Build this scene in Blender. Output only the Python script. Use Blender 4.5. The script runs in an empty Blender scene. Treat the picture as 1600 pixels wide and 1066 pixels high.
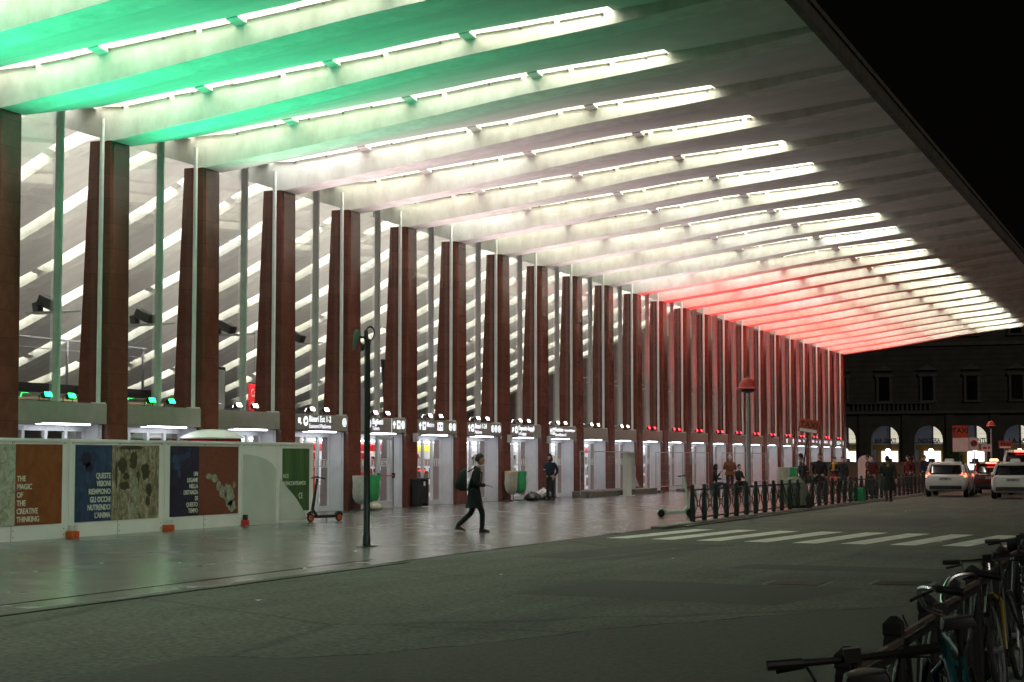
import bpy, bmesh, math, random
from mathutils import Vector, Matrix
R = math.radians
rnd = random.Random(7)
scene = bpy.context.scene
C = bpy.data.collections.new('place'); scene.collection.children.link(C)

# ------------------------------------------------------------------ materials
def _mat(name):
    m = bpy.data.materials.new(name); m.use_nodes = True
    nt = m.node_tree; b = nt.nodes['Principled BSDF']
    return m, nt, b

def mat(name, c1, c2=None, rough=.6, rough2=None, metal=0, scale=3.0, bump=0.0, bscale=None, stretch=(1, 1, 1), spec=.5, detail=6, coat=0, contrast=(.35, .65)):
    """base colour wandering between c1 and c2 by world-space noise, with uneven gloss and fine bump"""
    m, nt, b = _mat(name); N = nt.nodes; L = nt.links
    c2 = c2 or tuple(x*.78 for x in c1)
    g = N.new('ShaderNodeNewGeometry'); mp = N.new('ShaderNodeMapping'); mp.inputs['Scale'].default_value = stretch
    L.new(g.outputs['Position'], mp.inputs['Vector'])
    n = N.new('ShaderNodeTexNoise'); n.inputs['Scale'].default_value = scale; n.inputs['Detail'].default_value = detail; n.inputs['Roughness'].default_value = .62
    L.new(mp.outputs[0], n.inputs['Vector'])
    r = N.new('ShaderNodeMapRange'); r.inputs['From Min'].default_value = contrast[0]; r.inputs['From Max'].default_value = contrast[1]
    L.new(n.outputs['Fac'], r.inputs['Value'])
    mx = N.new('ShaderNodeMix'); mx.data_type = 'RGBA'
    mx.inputs['A'].default_value = (*c1, 1); mx.inputs['B'].default_value = (*c2, 1)
    L.new(r.outputs[0], mx.inputs['Factor']); L.new(mx.outputs['Result'], b.inputs['Base Color'])
    b.inputs['Metallic'].default_value = metal; b.inputs['Specular IOR Level'].default_value = spec
    b.inputs['Coat Weight'].default_value = coat
    rr = N.new('ShaderNodeMapRange'); rr.inputs['To Min'].default_value = rough; rr.inputs['To Max'].default_value = rough2 if rough2 is not None else min(1, rough*1.25)
    L.new(n.outputs['Fac'], rr.inputs['Value']); L.new(rr.outputs[0], b.inputs['Roughness'])
    if bump:
        n2 = N.new('ShaderNodeTexNoise'); n2.inputs['Scale'].default_value = bscale or scale*12; n2.inputs['Detail'].default_value = 4
        L.new(mp.outputs[0], n2.inputs['Vector'])
        bp = N.new('ShaderNodeBump'); bp.inputs['Strength'].default_value = bump; bp.inputs['Distance'].default_value = .02
        L.new(n2.outputs['Fac'], bp.inputs['Height']); L.new(bp.outputs[0], b.inputs['Normal'])
    return m

def emit(name, col, s, var=None):
    m, nt, b = _mat(name); N = nt.nodes; L = nt.links
    b.inputs['Base Color'].default_value = (*[min(.8, c) for c in col], 1)
    b.inputs['Emission Color'].default_value = (*col, 1); b.inputs['Emission Strength'].default_value = s
    if var:   # lamp to lamp differences: one value for each lamp length along x and each beam along y
        g = N.new('ShaderNodeNewGeometry'); sp = N.new('ShaderNodeSeparateXYZ'); L.new(g.outputs['Position'], sp.inputs[0])
        fx = N.new('ShaderNodeMath'); fx.operation = 'MULTIPLY_ADD'; fx.inputs[1].default_value = 1/var[0]; fx.inputs[2].default_value = .2
        fl = N.new('ShaderNodeMath'); fl.operation = 'FLOOR'; L.new(sp.outputs[0], fx.inputs[0]); L.new(fx.outputs[0], fl.inputs[0])
        fy = N.new('ShaderNodeMath'); fy.operation = 'MULTIPLY'; fy.inputs[1].default_value = 1/4.36
        fl2 = N.new('ShaderNodeMath'); fl2.operation = 'FLOOR'; L.new(sp.outputs[1], fy.inputs[0]); L.new(fy.outputs[0], fl2.inputs[0])
        cb = N.new('ShaderNodeCombineXYZ'); L.new(fl.outputs[0], cb.inputs[0]); L.new(fl2.outputs[0], cb.inputs[1])
        wn = N.new('ShaderNodeTexWhiteNoise'); wn.noise_dimensions = '2D'; L.new(cb.outputs[0], wn.inputs['Vector'])
        r = N.new('ShaderNodeMapRange'); r.inputs['To Min'].default_value = s*var[1]; r.inputs['To Max'].default_value = s*var[2]
        L.new(wn.outputs['Value'], r.inputs['Value']); L.new(r.outputs[0], b.inputs['Emission Strength'])
        mx = N.new('ShaderNodeMix'); mx.data_type = 'RGBA'; mx.inputs['A'].default_value = (*col, 1); mx.inputs['B'].default_value = (.93, 1, .98, 1)
        pw = N.new('ShaderNodeMath'); pw.operation = 'POWER'; pw.inputs[1].default_value = 3; L.new(wn.outputs['Value'], pw.inputs[0])
        L.new(pw.outputs[0], mx.inputs['Factor']); L.new(mx.outputs['Result'], b.inputs['Emission Color'])
    return m

def glass_mat(name, tint=(.94, .97, .96), refl=1.0):
    m, nt, b = _mat(name); N = nt.nodes; L = nt.links; N.remove(b); out = N['Material Output']
    t = N.new('ShaderNodeBsdfTransparent'); t.inputs[0].default_value = (*tint, 1)
    gl = N.new('ShaderNodeBsdfGlossy'); gl.inputs['Roughness'].default_value = .02
    f = N.new('ShaderNodeFresnel'); f.inputs[0].default_value = 1.45
    mu = N.new('ShaderNodeMath'); mu.operation = 'MULTIPLY'; mu.inputs[1].default_value = refl; L.new(f.outputs[0], mu.inputs[0])
    ms = N.new('ShaderNodeMixShader'); L.new(mu.outputs[0], ms.inputs[0]); L.new(t.outputs[0], ms.inputs[1]); L.new(gl.outputs[0], ms.inputs[2])
    L.new(ms.outputs[0], out.inputs[0]); return m

def paving_mat():
    m, nt, b = _mat('granite paving'); N = nt.nodes; L = nt.links
    g = N.new('ShaderNodeNewGeometry')
    br = N.new('ShaderNodeTexBrick'); br.inputs['Scale'].default_value = 1; br.inputs['Brick Width'].default_value = 1.2; br.inputs['Row Height'].default_value = .6
    br.inputs['Mortar Size'].default_value = .006; br.inputs['Color1'].default_value = (.118, .116, .112, 1); br.inputs['Color2'].default_value = (.084, .083, .081, 1); br.inputs['Mortar'].default_value = (.038, .037, .034, 1)
    L.new(g.outputs['Position'], br.inputs['Vector'])
    n = N.new('ShaderNodeTexNoise'); n.inputs['Scale'].default_value = .7; n.inputs['Detail'].default_value = 7; L.new(g.outputs['Position'], n.inputs['Vector'])
    n2 = N.new('ShaderNodeTexNoise'); n2.inputs['Scale'].default_value = 60; n2.inputs['Detail'].default_value = 3; L.new(g.outputs['Position'], n2.inputs['Vector'])
    r = N.new('ShaderNodeMapRange'); r.inputs['From Min'].default_value = .3; r.inputs['From Max'].default_value = .7; r.inputs['To Min'].default_value = .85; r.inputs['To Max'].default_value = 1.12
    L.new(n.outputs['Fac'], r.inputs['Value'])
    mu = N.new('ShaderNodeMix'); mu.data_type = 'RGBA'; mu.blend_type = 'MULTIPLY'; mu.inputs['Factor'].default_value = 1
    L.new(br.outputs['Color'], mu.inputs['A']); L.new(r.outputs[0], mu.inputs['B']); L.new(mu.outputs['Result'], b.inputs['Base Color'])
    rr = N.new('ShaderNodeMapRange'); rr.inputs['From Min'].default_value = .3; rr.inputs['From Max'].default_value = .7; rr.inputs['To Min'].default_value = .20; rr.inputs['To Max'].default_value = .29
    L.new(n.outputs['Fac'], rr.inputs['Value']); L.new(rr.outputs[0], b.inputs['Roughness'])
    ad = N.new('ShaderNodeMath'); ad.operation = 'MULTIPLY_ADD'; ad.inputs[1].default_value = -.25; L.new(br.outputs['Fac'], ad.inputs[0]); L.new(n2.outputs['Fac'], ad.inputs[2])
    bp = N.new('ShaderNodeBump'); bp.inputs['Strength'].default_value = .08; bp.inputs['Distance'].default_value = .004
    L.new(ad.outputs[0], bp.inputs['Height']); L.new(bp.outputs[0], b.inputs['Normal'])
    return m

def asphalt_mat():
    m, nt, b = _mat('asphalt'); N = nt.nodes; L = nt.links
    g = N.new('ShaderNodeNewGeometry')
    def noise(s, d=5, vec=None):
        n = N.new('ShaderNodeTexNoise'); n.inputs['Scale'].default_value = s; n.inputs['Detail'].default_value = d; L.new(vec or g.outputs['Position'], n.inputs['Vector']); return n
    big, fine = noise(.35, 7), noise(17, 6)
    mp = N.new('ShaderNodeMapping'); mp.inputs['Scale'].default_value = (1.6, .12, 1); L.new(g.outputs['Position'], mp.inputs[0]); track = noise(1, 4, mp.outputs[0])
    vo = N.new('ShaderNodeTexVoronoi'); vo.feature = 'DISTANCE_TO_EDGE'; vo.inputs['Scale'].default_value = .23; 
    wob = N.new('ShaderNodeMix'); wob.data_type = 'RGBA'; wob.inputs['Factor'].default_value = .25; L.new(g.outputs['Position'], wob.inputs['A']); nz = noise(.9, 6); L.new(nz.outputs['Color'], wob.inputs['B']); L.new(wob.outputs['Result'], vo.inputs['Vector'])
    crack = N.new('ShaderNodeMapRange'); crack.inputs['From Max'].default_value = .012; crack.inputs['To Min'].default_value = .55; L.new(vo.outputs['Distance'], crack.inputs['Value'])
    s1 = N.new('ShaderNodeMath'); s1.operation = 'ADD'; L.new(big.outputs['Fac'], s1.inputs[0]); L.new(track.outputs['Fac'], s1.inputs[1])
    r = N.new('ShaderNodeMapRange'); r.inputs['From Min'].default_value = .7; r.inputs['From Max'].default_value = 1.3; r.inputs['To Min'].default_value = .052; r.inputs['To Max'].default_value = .10
    L.new(s1.outputs[0], r.inputs['Value'])
    r2 = N.new('ShaderNodeMapRange'); r2.inputs['From Min'].default_value = .3; r2.inputs['From Max'].default_value = .72; r2.inputs['To Min'].default_value = .45; r2.inputs['To Max'].default_value = 1.75; L.new(fine.outputs['Fac'], r2.inputs['Value'])
    m1 = N.new('ShaderNodeMath'); m1.operation = 'MULTIPLY'; L.new(r.outputs[0], m1.inputs[0]); L.new(r2.outputs[0], m1.inputs[1])
    m2 = N.new('ShaderNodeMath'); m2.operation = 'MULTIPLY'; L.new(m1.outputs[0], m2.inputs[0]); L.new(crack.outputs[0], m2.inputs[1])
    cb = N.new('ShaderNodeMix'); cb.data_type = 'RGBA'; cb.blend_type = 'MULTIPLY'; cb.inputs['Factor'].default_value = 1; cb.inputs['A'].default_value = (.97, 1, .82, 1); L.new(m2.outputs[0], cb.inputs['B']); L.new(cb.outputs['Result'], b.inputs['Base Color'])
    b.inputs['Roughness'].default_value = .78; b.inputs['Specular IOR Level'].default_value = .3
    bp = N.new('ShaderNodeBump'); bp.inputs['Strength'].default_value = .8; bp.inputs['Distance'].default_value = .02; L.new(fine.outputs['Fac'], bp.inputs['Height']); L.new(bp.outputs[0], b.inputs['Normal'])
    return m

def granite_mat():
    m, nt, b = _mat('red granite'); N = nt.nodes; L = nt.links
    g = N.new('ShaderNodeNewGeometry')
    n = N.new('ShaderNodeTexNoise'); n.inputs['Scale'].default_value = 55; n.inputs['Detail'].default_value = 3; L.new(g.outputs['Position'], n.inputs['Vector'])
    sp = N.new('ShaderNodeSeparateXYZ'); L.new(g.outputs['Position'], sp.inputs[0])
    dv = N.new('ShaderNodeMath'); dv.operation = 'MULTIPLY'; dv.inputs[1].default_value = 1/.62; L.new(sp.outputs[2], dv.inputs[0])
    fr = N.new('ShaderNodeMath'); fr.operation = 'FRACT'; L.new(dv.outputs[0], fr.inputs[0])
    lt = N.new('ShaderNodeMath'); lt.operation = 'LESS_THAN'; lt.inputs[1].default_value = .022; L.new(fr.outputs[0], lt.inputs[0])
    fl = N.new('ShaderNodeMath'); fl.operation = 'FLOOR'; L.new(dv.outputs[0], fl.inputs[0])
    dy = N.new('ShaderNodeMath'); dy.operation = 'MULTIPLY'; dy.inputs[1].default_value = 1/2.18; L.new(sp.outputs[1], dy.inputs[0]); fy = N.new('ShaderNodeMath'); fy.operation = 'FLOOR'; L.new(dy.outputs[0], fy.inputs[0])
    cx = N.new('ShaderNodeCombineXYZ'); L.new(fl.outputs[0], cx.inputs[0]); L.new(fy.outputs[0], cx.inputs[1])
    wn = N.new('ShaderNodeTexWhiteNoise'); wn.noise_dimensions = '2D'; L.new(cx.outputs[0], wn.inputs['Vector'])
    mx = N.new('ShaderNodeMix'); mx.data_type = 'RGBA'; mx.inputs['A'].default_value = (.185, .062, .044, 1); mx.inputs['B'].default_value = (.115, .038, .027, 1)
    ad = N.new('ShaderNodeMath'); ad.operation = 'MULTIPLY_ADD'; ad.inputs[1].default_value = .45; L.new(wn.outputs['Value'], ad.inputs[0]); 
    r = N.new('ShaderNodeMapRange'); r.inputs['From Min'].default_value = .35; r.inputs['From Max'].default_value = .65; r.inputs['To Max'].default_value = .6; L.new(n.outputs['Fac'], r.inputs['Value']); n3 = N.new('ShaderNodeTexNoise'); n3.inputs['Scale'].default_value = 2.4; n3.inputs['Detail'].default_value = 8; n3.inputs['Distortion'].default_value = 1.2; L.new(g.outputs['Position'], n3.inputs['Vector'])
    r3 = N.new('ShaderNodeMapRange'); r3.inputs['From Min'].default_value = .3; r3.inputs['From Max'].default_value = .7; r3.inputs['To Min'].default_value = -.2; r3.inputs['To Max'].default_value = .5; L.new(n3.outputs['Fac'], r3.inputs['Value'])
    a3 = N.new('ShaderNodeMath'); a3.operation = 'ADD'; L.new(r.outputs[0], a3.inputs[0]); L.new(r3.outputs[0], a3.inputs[1]); L.new(a3.outputs[0], ad.inputs[2])
    L.new(ad.outputs[0], mx.inputs['Factor'])
    m2 = N.new('ShaderNodeMix'); m2.data_type = 'RGBA'; L.new(lt.outputs[0], m2.inputs['Factor']); L.new(mx.outputs['Result'], m2.inputs['A']); m2.inputs['B'].default_value = (.085, .03, .022, 1)
    L.new(m2.outputs['Result'], b.inputs['Base Color']); b.inputs['Roughness'].default_value = .2; b.inputs['Specular IOR Level'].default_value = .45
    return m

def poster_mat(name, c1, c2, c3, scale, stretch=(1, 1, 1), dist=1.5):
    m, nt, b = _mat(name); N = nt.nodes; L = nt.links
    g = N.new('ShaderNodeNewGeometry'); mp = N.new('ShaderNodeMapping'); mp.inputs['Scale'].default_value = stretch; L.new(g.outputs['Position'], mp.inputs[0])
    n = N.new('ShaderNodeTexNoise'); n.inputs['Scale'].default_value = scale; n.inputs['Detail'].default_value = 9; n.inputs['Roughness'].default_value = .68; n.inputs['Distortion'].default_value = dist; L.new(mp.outputs[0], n.inputs['Vector'])
    cr = N.new('ShaderNodeValToRGB'); e = cr.color_ramp.elements; e[0].position = .32; e[0].color = (*c1, 1); e[1].position = .68; e[1].color = (*c3, 1); k = e.new(.5); k.color = (*c2, 1)
    L.new(n.outputs['Fac'], cr.inputs[0]); L.new(cr.outputs[0], b.inputs['Base Color']); b.inputs['Roughness'].default_value = .55
    return m

M = {}
M['plaster'] = mat('pale plaster', (.75, .74, .69), (.53, .515, .46), .75, scale=2.2, stretch=(1, 1, .55), bump=.2, bscale=30, detail=9, contrast=(.36, .74))
M['soffit'] = mat('soffit plaster', (.66, .635, .60), (.54, .515, .485), .8, scale=1.0, stretch=(.4, 1.3, 1), bump=.15, bscale=25, detail=9, contrast=(.32, .72))
M['fascia'] = mat('weathered fascia stone', (.10, .088, .07), (.06, .054, .044), .8, scale=2)
M['strip'] = emit('fluorescent diffuser', (.975, 1, .82), 36.0, (3.45, .8, 1.25)); M['strip_in'] = emit('hall diffuser', (.985, 1, .88), 31.0, (3.45, .85, 1.2))
M['lamp_white'] = emit('white lamp tube', (.92, .95, 1), 10)
M['granite'] = granite_mat(); M['paving'] = paving_mat(); M['asphalt'] = asphalt_mat()
M['glass'] = glass_mat('clear glazing', (.96, .975, .97), .45)
M['alu'] = mat('pale aluminium', (.62, .63, .62), (.54, .55, .54), .42, scale=4)
M['alu_grey'] = mat('greyed aluminium', (.40, .41, .39), (.32, .33, .31), .4, scale=4); M['projector_grey'] = mat('projector casing', (.13, .13, .125), (.09, .09, .088), .4, scale=8)
M['alu_white'] = mat('white painted metal', (.66, .67, .71), (.56, .57, .61), .4, scale=2)
M['sign'] = mat('grey brown sign panel', (.31, .285, .255), (.265, .24, .215), .45, scale=3)
M['white_glow'] = emit('backlit white lettering', (.90, .95, 1), 1.25)
M['violet_glow'] = emit('backlit violet lettering', (.86, .83, 1), 1.15)
M['kerb'] = mat('kerb stone', (.15, .145, .125), (.085, .082, .072), .65, scale=2.5, bump=.4)
M['paint'] = mat('worn road paint', (.66, .64, .56), (.36, .35, .31), .7, scale=2.6, contrast=(.42, .75), bump=.3)
M['faint'] = mat('faded road line', (.10, .096, .07), (.055, .053, .043), .75, scale=3.5, contrast=(.4, .6))
M['floor_in'] = mat('polished hall floor', (.55, .52, .50), (.47, .44, .42), .18, scale=1)
M['wall_in'] = mat('pale hall wall', (.62, .60, .58), (.54, .52, .5), .6, scale=1)
M['end_wall'] = mat('brown end wall cladding', (.25, .19, .165), (.18, .13, .115), .4, scale=1.2)
M['dark_in'] = mat('dark cladding', (.035, .037, .042), (.025, .026, .03), .4, scale=2)
M['wood'] = mat('pale timber slat', (.50, .42, .24), (.42, .34, .19), .5, scale=2)
M['black'] = mat('black metal', (.011, .011, .012), (.007, .007, .008), .45, scale=6)
M['iron'] = mat('dark painted iron', (.020, .021, .021), (.012, .013, .012), .5, scale=5, bump=.1)
M['post_green'] = mat('dark green painted iron', (.012, .026, .018), (.008, .016, .012), .4, scale=4)
M['green_lamp'] = mat('weathered green enamel', (.10, .22, .15), (.06, .13, .09), .45, scale=8)
M['chrome'] = mat('chrome', (.85, .85, .86), (.7, .7, .72), .22, metal=1, scale=4)
M['steel'] = mat('galvanised steel', (.42, .43, .44), (.32, .33, .34), .4, metal=.7, scale=6)
M['rubber'] = mat('rubber', (.02, .02, .02), (.012, .012, .012), .75, scale=9)
M['red_paint'] = mat('red enamel', (.55, .045, .03), (.42, .03, .022), .4, scale=4)
M['orange'] = mat('orange plastic', (.62, .11, .02), (.5, .08, .015), .5, scale=4)
M['orange_sign'] = mat('orange sign sheet', (.40, .065, .02), (.32, .05, .016), .5, scale=4)
M['white'] = mat('white sheet', (.72, .72, .70), (.62, .62, .60), .5, scale=3)
M['board'] = mat('white hoarding board', (.84, .85, .80), (.77, .78, .73), .55, scale=1.2)
M['board_grey'] = mat('grey printed band', (.58, .63, .57), (.52, .57, .51), .55, scale=1.2)
M['yellow'] = mat('yellow enamel', (.22, .18, .012), (.15, .12, .008), .4, scale=5)
M['teal'] = mat('teal enamel', (.008, .07, .085), (.005, .045, .055), .35, scale=5)
M['scoot_green'] = mat('mint scooter enamel', (.45, .62, .50), (.34, .5, .4), .4, scale=5)
M['skin'] = mat('skin', (.42, .25, .18), (.36, .2, .14), .55, scale=12)
M['mask'] = mat('white face mask', (.72, .73, .75), (.62, .63, .65), .8, scale=12)
M['hair'] = mat('dark hair', (.02, .015, .012), (.012, .01, .008), .6, scale=30, bump=.3)
def cloth(n, c): M[n] = mat(n, c, tuple(x*.7 for x in c), .9, scale=9, bump=.25, bscale=120)
cloth('black cloth', (.014, .014, .016)); cloth('navy cloth', (.018, .028, .05)); cloth('grey green cloth', (.016, .022, .019)); cloth('brown cloth', (.16, .055, .022))
cloth('red cloth', (.10, .012, .012)); cloth('jeans', (.03, .04, .07)); cloth('yellow cloth', (.62, .30, .03)); cloth('pale cloth', (.45, .42, .4)); cloth('charcoal cloth', (.028, .028, .03)); cloth('tarp', (.17, .19, .14)); cloth('dark tarp', (.035, .036, .033))
def bagm(n, c):
    m = mat(n, c, tuple(x*.7 for x in c), .35, scale=7, bump=.6, bscale=18); M[n] = m
bagm('white bag', (.54, .55, .52)); bagm('green bag', (.045, .40, .14)); bagm('clear bag', (.46, .46, .36)); bagm('black bag', (.02, .02, .02)); bagm('rim orange', (.8, .36, .03))
M['taxi'] = mat('white car paint', (.62, .63, .60), (.58, .59, .56), .22, scale=1.5, coat=.6)
M['darkcar'] = mat('dark red car paint', (.10, .02, .02), (.08, .016, .016), .22, scale=1.5, coat=.6)
M['carglass'] = mat('tinted car glass', (.012, .013, .014), (.01, .01, .011), .06, scale=2, spec=.8)
M['tail'] = emit('lit tail lamp', (1, .05, .02), 18); M['tail_off'] = mat('unlit tail lamp', (.16, .008, .008), (.12, .006, .006), .2, scale=3)
M['brake'] = emit('lit brake bar', (1, .07, .05), 14); M['taxi_sign'] = emit('lit taxi roof sign', (1, .7, .35), 2.0)
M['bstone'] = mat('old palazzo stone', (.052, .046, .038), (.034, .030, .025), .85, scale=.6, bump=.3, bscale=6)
M['bwin'] = mat('dark window pane', (.008, .008, .009), (.006, .006, .007), .2, scale=1)
M['bframe'] = mat('palazzo window frame', (.075, .067, .056), (.055, .05, .042), .7, scale=2)
M['byellow'] = mat('ochre arcade wall', (.30, .17, .035), (.24, .13, .03), .8, scale=.8)
M['bblue'] = mat('pale arcade vault', (.34, .36, .44), (.28, .30, .38), .8, scale=.8)
M['shop_glow'] = emit('lit shop window', (.94, .97, 1), 1.7); M['shop_glow2'] = emit('lit pale yellow shop window', (.98, .98, .72), 1.1); M['vault_glow'] = emit('lit arcade lunette', (1, .94, .72), .6)
M['globe'] = emit('arcade lamp globe', (1, 1, .95), 14)
M['leaf'] = mat('clipped hedge leaves', (.03, .12, .012), (.015, .06, .008), .7, scale=9)
M['green_lens'] = emit('green flood lens', (.008, 1, .12), 15); M['white_lens'] = emit('white flood lens', (1, .86, .84), 12); M['red_lens'] = emit('red flood lens', (1, .03, .05), 7)
M['shop_red'] = emit('lit red shop panel', (.8, .02, .03), .35); M['shop_white'] = emit('lit white shop panel', (.95, .97, 1), 1.1); M['shop_yel'] = emit('lit yellow shop header', (1, .78, .1), 1.3); M['shop_blue'] = emit('lit blue screen', (.35, .4, 1), 1.0); M['shop_green'] = emit('lit green advert', (.55, .9, .08), 1.0)
M['shop_wall'] = emit('lit pale display wall', (.93, .95, 1), .85)
M['red_sheet'] = mat('red panel', (.55, .02, .03), (.45, .015, .02), .5, scale=2)
M['p_orange'] = poster_mat('rust print', (.16, .045, .012), (.23, .068, .016), (.27, .09, .02), 2.2)
M['p_stone'] = poster_mat('pale rock print', (.16, .15, .09), (.36, .38, .28), (.55, .60, .48), 4.5)
M['p_blue'] = poster_mat('deep blue print', (.010, .02, .045), (.024, .05, .11), (.05, .09, .16), 2.8)
M['p_carve'] = poster_mat('carved rock print', (.05, .04, .02), (.24, .21, .13), (.55, .53, .40), 5.5, (1, 1.4, .7))
M['p_violet'] = poster_mat('dark violet print', (.012, .010, .028), (.020, .015, .04), (.03, .035, .085), 2.5)
M['p_brown'] = poster_mat('brown grain print', (.10, .03, .016), (.17, .05, .026), (.22, .07, .04), 16, dist=.3)
M['p_green'] = poster_mat('leaf green print', (.018, .05, .014), (.045, .11, .03), (.075, .17, .05), 1.2, (1, 3, .25))
M['cream_text'] = mat('cream lettering', (.72, .72, .60), (.66, .66, .54), .6, scale=3)
M['dark_blot'] = mat('dark print ink', (.035, .028, .014), (.07, .06, .03), .6, scale=9)
M['pale_blot'] = mat('pale print ink', (.36, .40, .30), (.20, .20, .14), .6, scale=9)
M['blue_blot'] = mat('mid blue print ink', (.05, .09, .18), (.03, .05, .11), .6, scale=6)
M['letter_dark'] = mat('dark metal letters', (.012, .012, .014), (.01, .01, .01), .6, scale=3)
M['plate'] = mat('number plate', (.35, .36, .36), (.3, .31, .31), .4, scale=9)
M['navy_plastic'] = mat('dark plastic', (.03, .03, .032), (.022, .022, .024), .4, scale=6)
M['film'] = mat('creased plastic film', (.5, .5, .52), (.36, .36, .38), .3, scale=4, bump=.6)

# ------------------------------------------------------------------ mesh helpers
class MB:
    def __init__(s): s.v = []; s.f = []; s.mi = []; s.m = 0
    def add(s, vs, fs):
        o = len(s.v); s.v += [tuple(p) for p in vs]; s.f += [tuple(i+o for i in f) for f in fs]; s.mi += [s.m]*len(fs); return s
    def box(s, x0, x1, y0, y1, z0, z1):
        return s.add([(x0, y0, z0), (x1, y0, z0), (x1, y1, z0), (x0, y1, z0), (x0, y0, z1), (x1, y0, z1), (x1, y1, z1), (x0, y1, z1)],
                     [(0, 3, 2, 1), (4, 5, 6, 7), (0, 1, 5, 4), (1, 2, 6, 5), (2, 3, 7, 6), (3, 0, 4, 7)])
    def cbox(s, c, d, rot=None):
        hx, hy, hz = d[0]/2, d[1]/2, d[2]/2
        ps = [Vector(p) for p in [(-hx, -hy, -hz), (hx, -hy, -hz), (hx, hy, -hz), (-hx, hy, -hz), (-hx, -hy, hz), (hx, -hy, hz), (hx, hy, hz), (-hx, hy, hz)]]
        if rot is not None: ps = [rot @ p for p in ps]
        return s.add([p+Vector(c) for p in ps], [(0, 3, 2, 1), (4, 5, 6, 7), (0, 1, 5, 4), (1, 2, 6, 5), (2, 3, 7, 6), (3, 0, 4, 7)])
    def loft(s, rings, caps=True, closed=True):
        n = len(rings[0]); vs = [p for r in rings for p in r]; fs = []
        for i in range(len(rings)-1):
            for j in range(n if closed else n-1):
                k = (j+1) % n; fs.append((i*n+j, i*n+k, (i+1)*n+k, (i+1)*n+j))
        if caps and closed: fs.append(tuple(range(n))[::-1]); fs.append(tuple((len(rings)-1)*n+j for j in range(n)))
        return s.add(vs, fs)
    def tube(s, pts, rad, n=8, caps=True, closed=False):
        pts = [Vector(p) for p in pts]; rad = rad if isinstance(rad, (list, tuple)) else [rad]*len(pts)
        rings = []; m = len(pts); prev = None
        for i, p in enumerate(pts):
            if closed: t = (pts[(i+1) % m]-pts[i-1])
            else: t = pts[min(i+1, m-1)]-pts[max(i-1, 0)]
            if t.length < 1e-9: t = Vector((0, 0, 1))
            t.normalize()
            a = prev if prev is not None else (Vector((0, 0, 1)) if abs(t.z) < .9 else Vector((1, 0, 0)))
            u = (a-t*a.dot(t))
            if u.length < 1e-6: u = t.orthogonal()
            u.normalize(); w = t.cross(u); prev = u
            rings.append([p+(u*math.cos(2*math.pi*j/n)+w*math.sin(2*math.pi*j/n))*rad[i] for j in range(n)])
        if closed: rings.append(rings[0]); caps = False
        return s.loft(rings, caps)
    def lathe(s, prof, c=(0, 0, 0), n=16, jit=0, seed=1, sx=1, sy=1):
        r = random.Random(seed); rings = []
        for (rad, z) in prof:
            rings.append([(c[0]+sx*rad*math.cos(2*math.pi*j/n)*(1+jit*r.uniform(-1, 1)), c[1]+sy*rad*math.sin(2*math.pi*j/n)*(1+jit*r.uniform(-1, 1)), c[2]+z) for j in range(n)])
        return s.loft(rings)
    def ring(s, c, R_, r, axis='x', n=28, k=6):
        pts = []
        for i in range(n):
            a = 2*math.pi*i/n; ca, sa = math.cos(a)*R_, math.sin(a)*R_
            pts.append({'x': (c[0], c[1]+ca, c[2]+sa), 'y': (c[0]+ca, c[1], c[2]+sa), 'z': (c[0]+ca, c[1]+sa, c[2])}[axis])
        return s.tube(pts, r, k, closed=True)
    def disc(s, c, r, t, axis='x', n=20):
        h = t/2; a0 = {'x': ((c[0]-h, c[1], c[2]), (c[0]+h, c[1], c[2])), 'y': ((c[0], c[1]-h, c[2]), (c[0], c[1]+h, c[2])), 'z': ((c[0], c[1], c[2]-h), (c[0], c[1], c[2]+h))}[axis]
        return s.tube(a0, r, n)
    def ball(s, c, r, n=10, sc=(1, 1, 1)):
        prof = []
        rings = []
        for i in range(n//2+1):
            a = -math.pi/2+math.pi*i/(n//2); rr = max(math.cos(a), .02)*r; z = math.sin(a)*r
            rings.append([(c[0]+sc[0]*rr*math.cos(2*math.pi*j/n), c[1]+sc[1]*rr*math.sin(2*math.pi*j/n), c[2]+sc[2]*z) for j in range(n)])
        return s.loft(rings)
    def mesh(s, name, mats, smooth=False, bevel=0, angle=40):
        me = bpy.data.meshes.new(name); me.from_pydata(s.v, [], s.f); me.update()
        mats = mats if isinstance(mats, (list, tuple)) else [mats]
        for x in mats: me.materials.append(x)
        if len(mats) > 1:
            for p, i in zip(me.polygons, s.mi): p.material_index = i
        bm = bmesh.new(); bm.from_mesh(me)
        bmesh.ops.recalc_face_normals(bm, faces=bm.faces)
        if bevel:
            bmesh.ops.bevel(bm, geom=[e for e in bm.edges if len(e.link_faces) == 2 and e.calc_face_angle(0) > R(35)], offset=bevel, segments=2, affect='EDGES', profile=.6, clamp_overlap=True)
        if smooth:
            for f in bm.faces: f.smooth = True
            for e in bm.edges:
                if len(e.link_faces) == 2 and e.calc_face_angle(0) > R(angle): e.smooth = False
        bm.to_mesh(me); bm.free(); return me
    def build(s, name, mats, parent=None, **k):
        return put(name, s.mesh(name, mats, **k), parent)

def put(name, me, parent=None, loc=None):
    o = bpy.data.objects.new(name, me); C.objects.link(o)
    if parent: o.parent = parent
    if loc: o.location = loc
    return o
def tag(o, label=None, cat=None, group=None, kind=None):
    if label: o['label'] = label
    if cat: o['category'] = cat
    if group: o['group'] = group
    if kind: o['kind'] = kind
    return o
def thing(name, loc, label, cat, group=None, rz=0):
    o = bpy.data.objects.new(name, None); C.objects.link(o); o.location = loc; o.rotation_euler = (0, 0, rz); o.empty_display_size = .2
    return tag(o, label, cat, group)
def struct(name, mb, m, **k): return tag(mb.build(name, m, **k), kind='structure')

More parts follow.
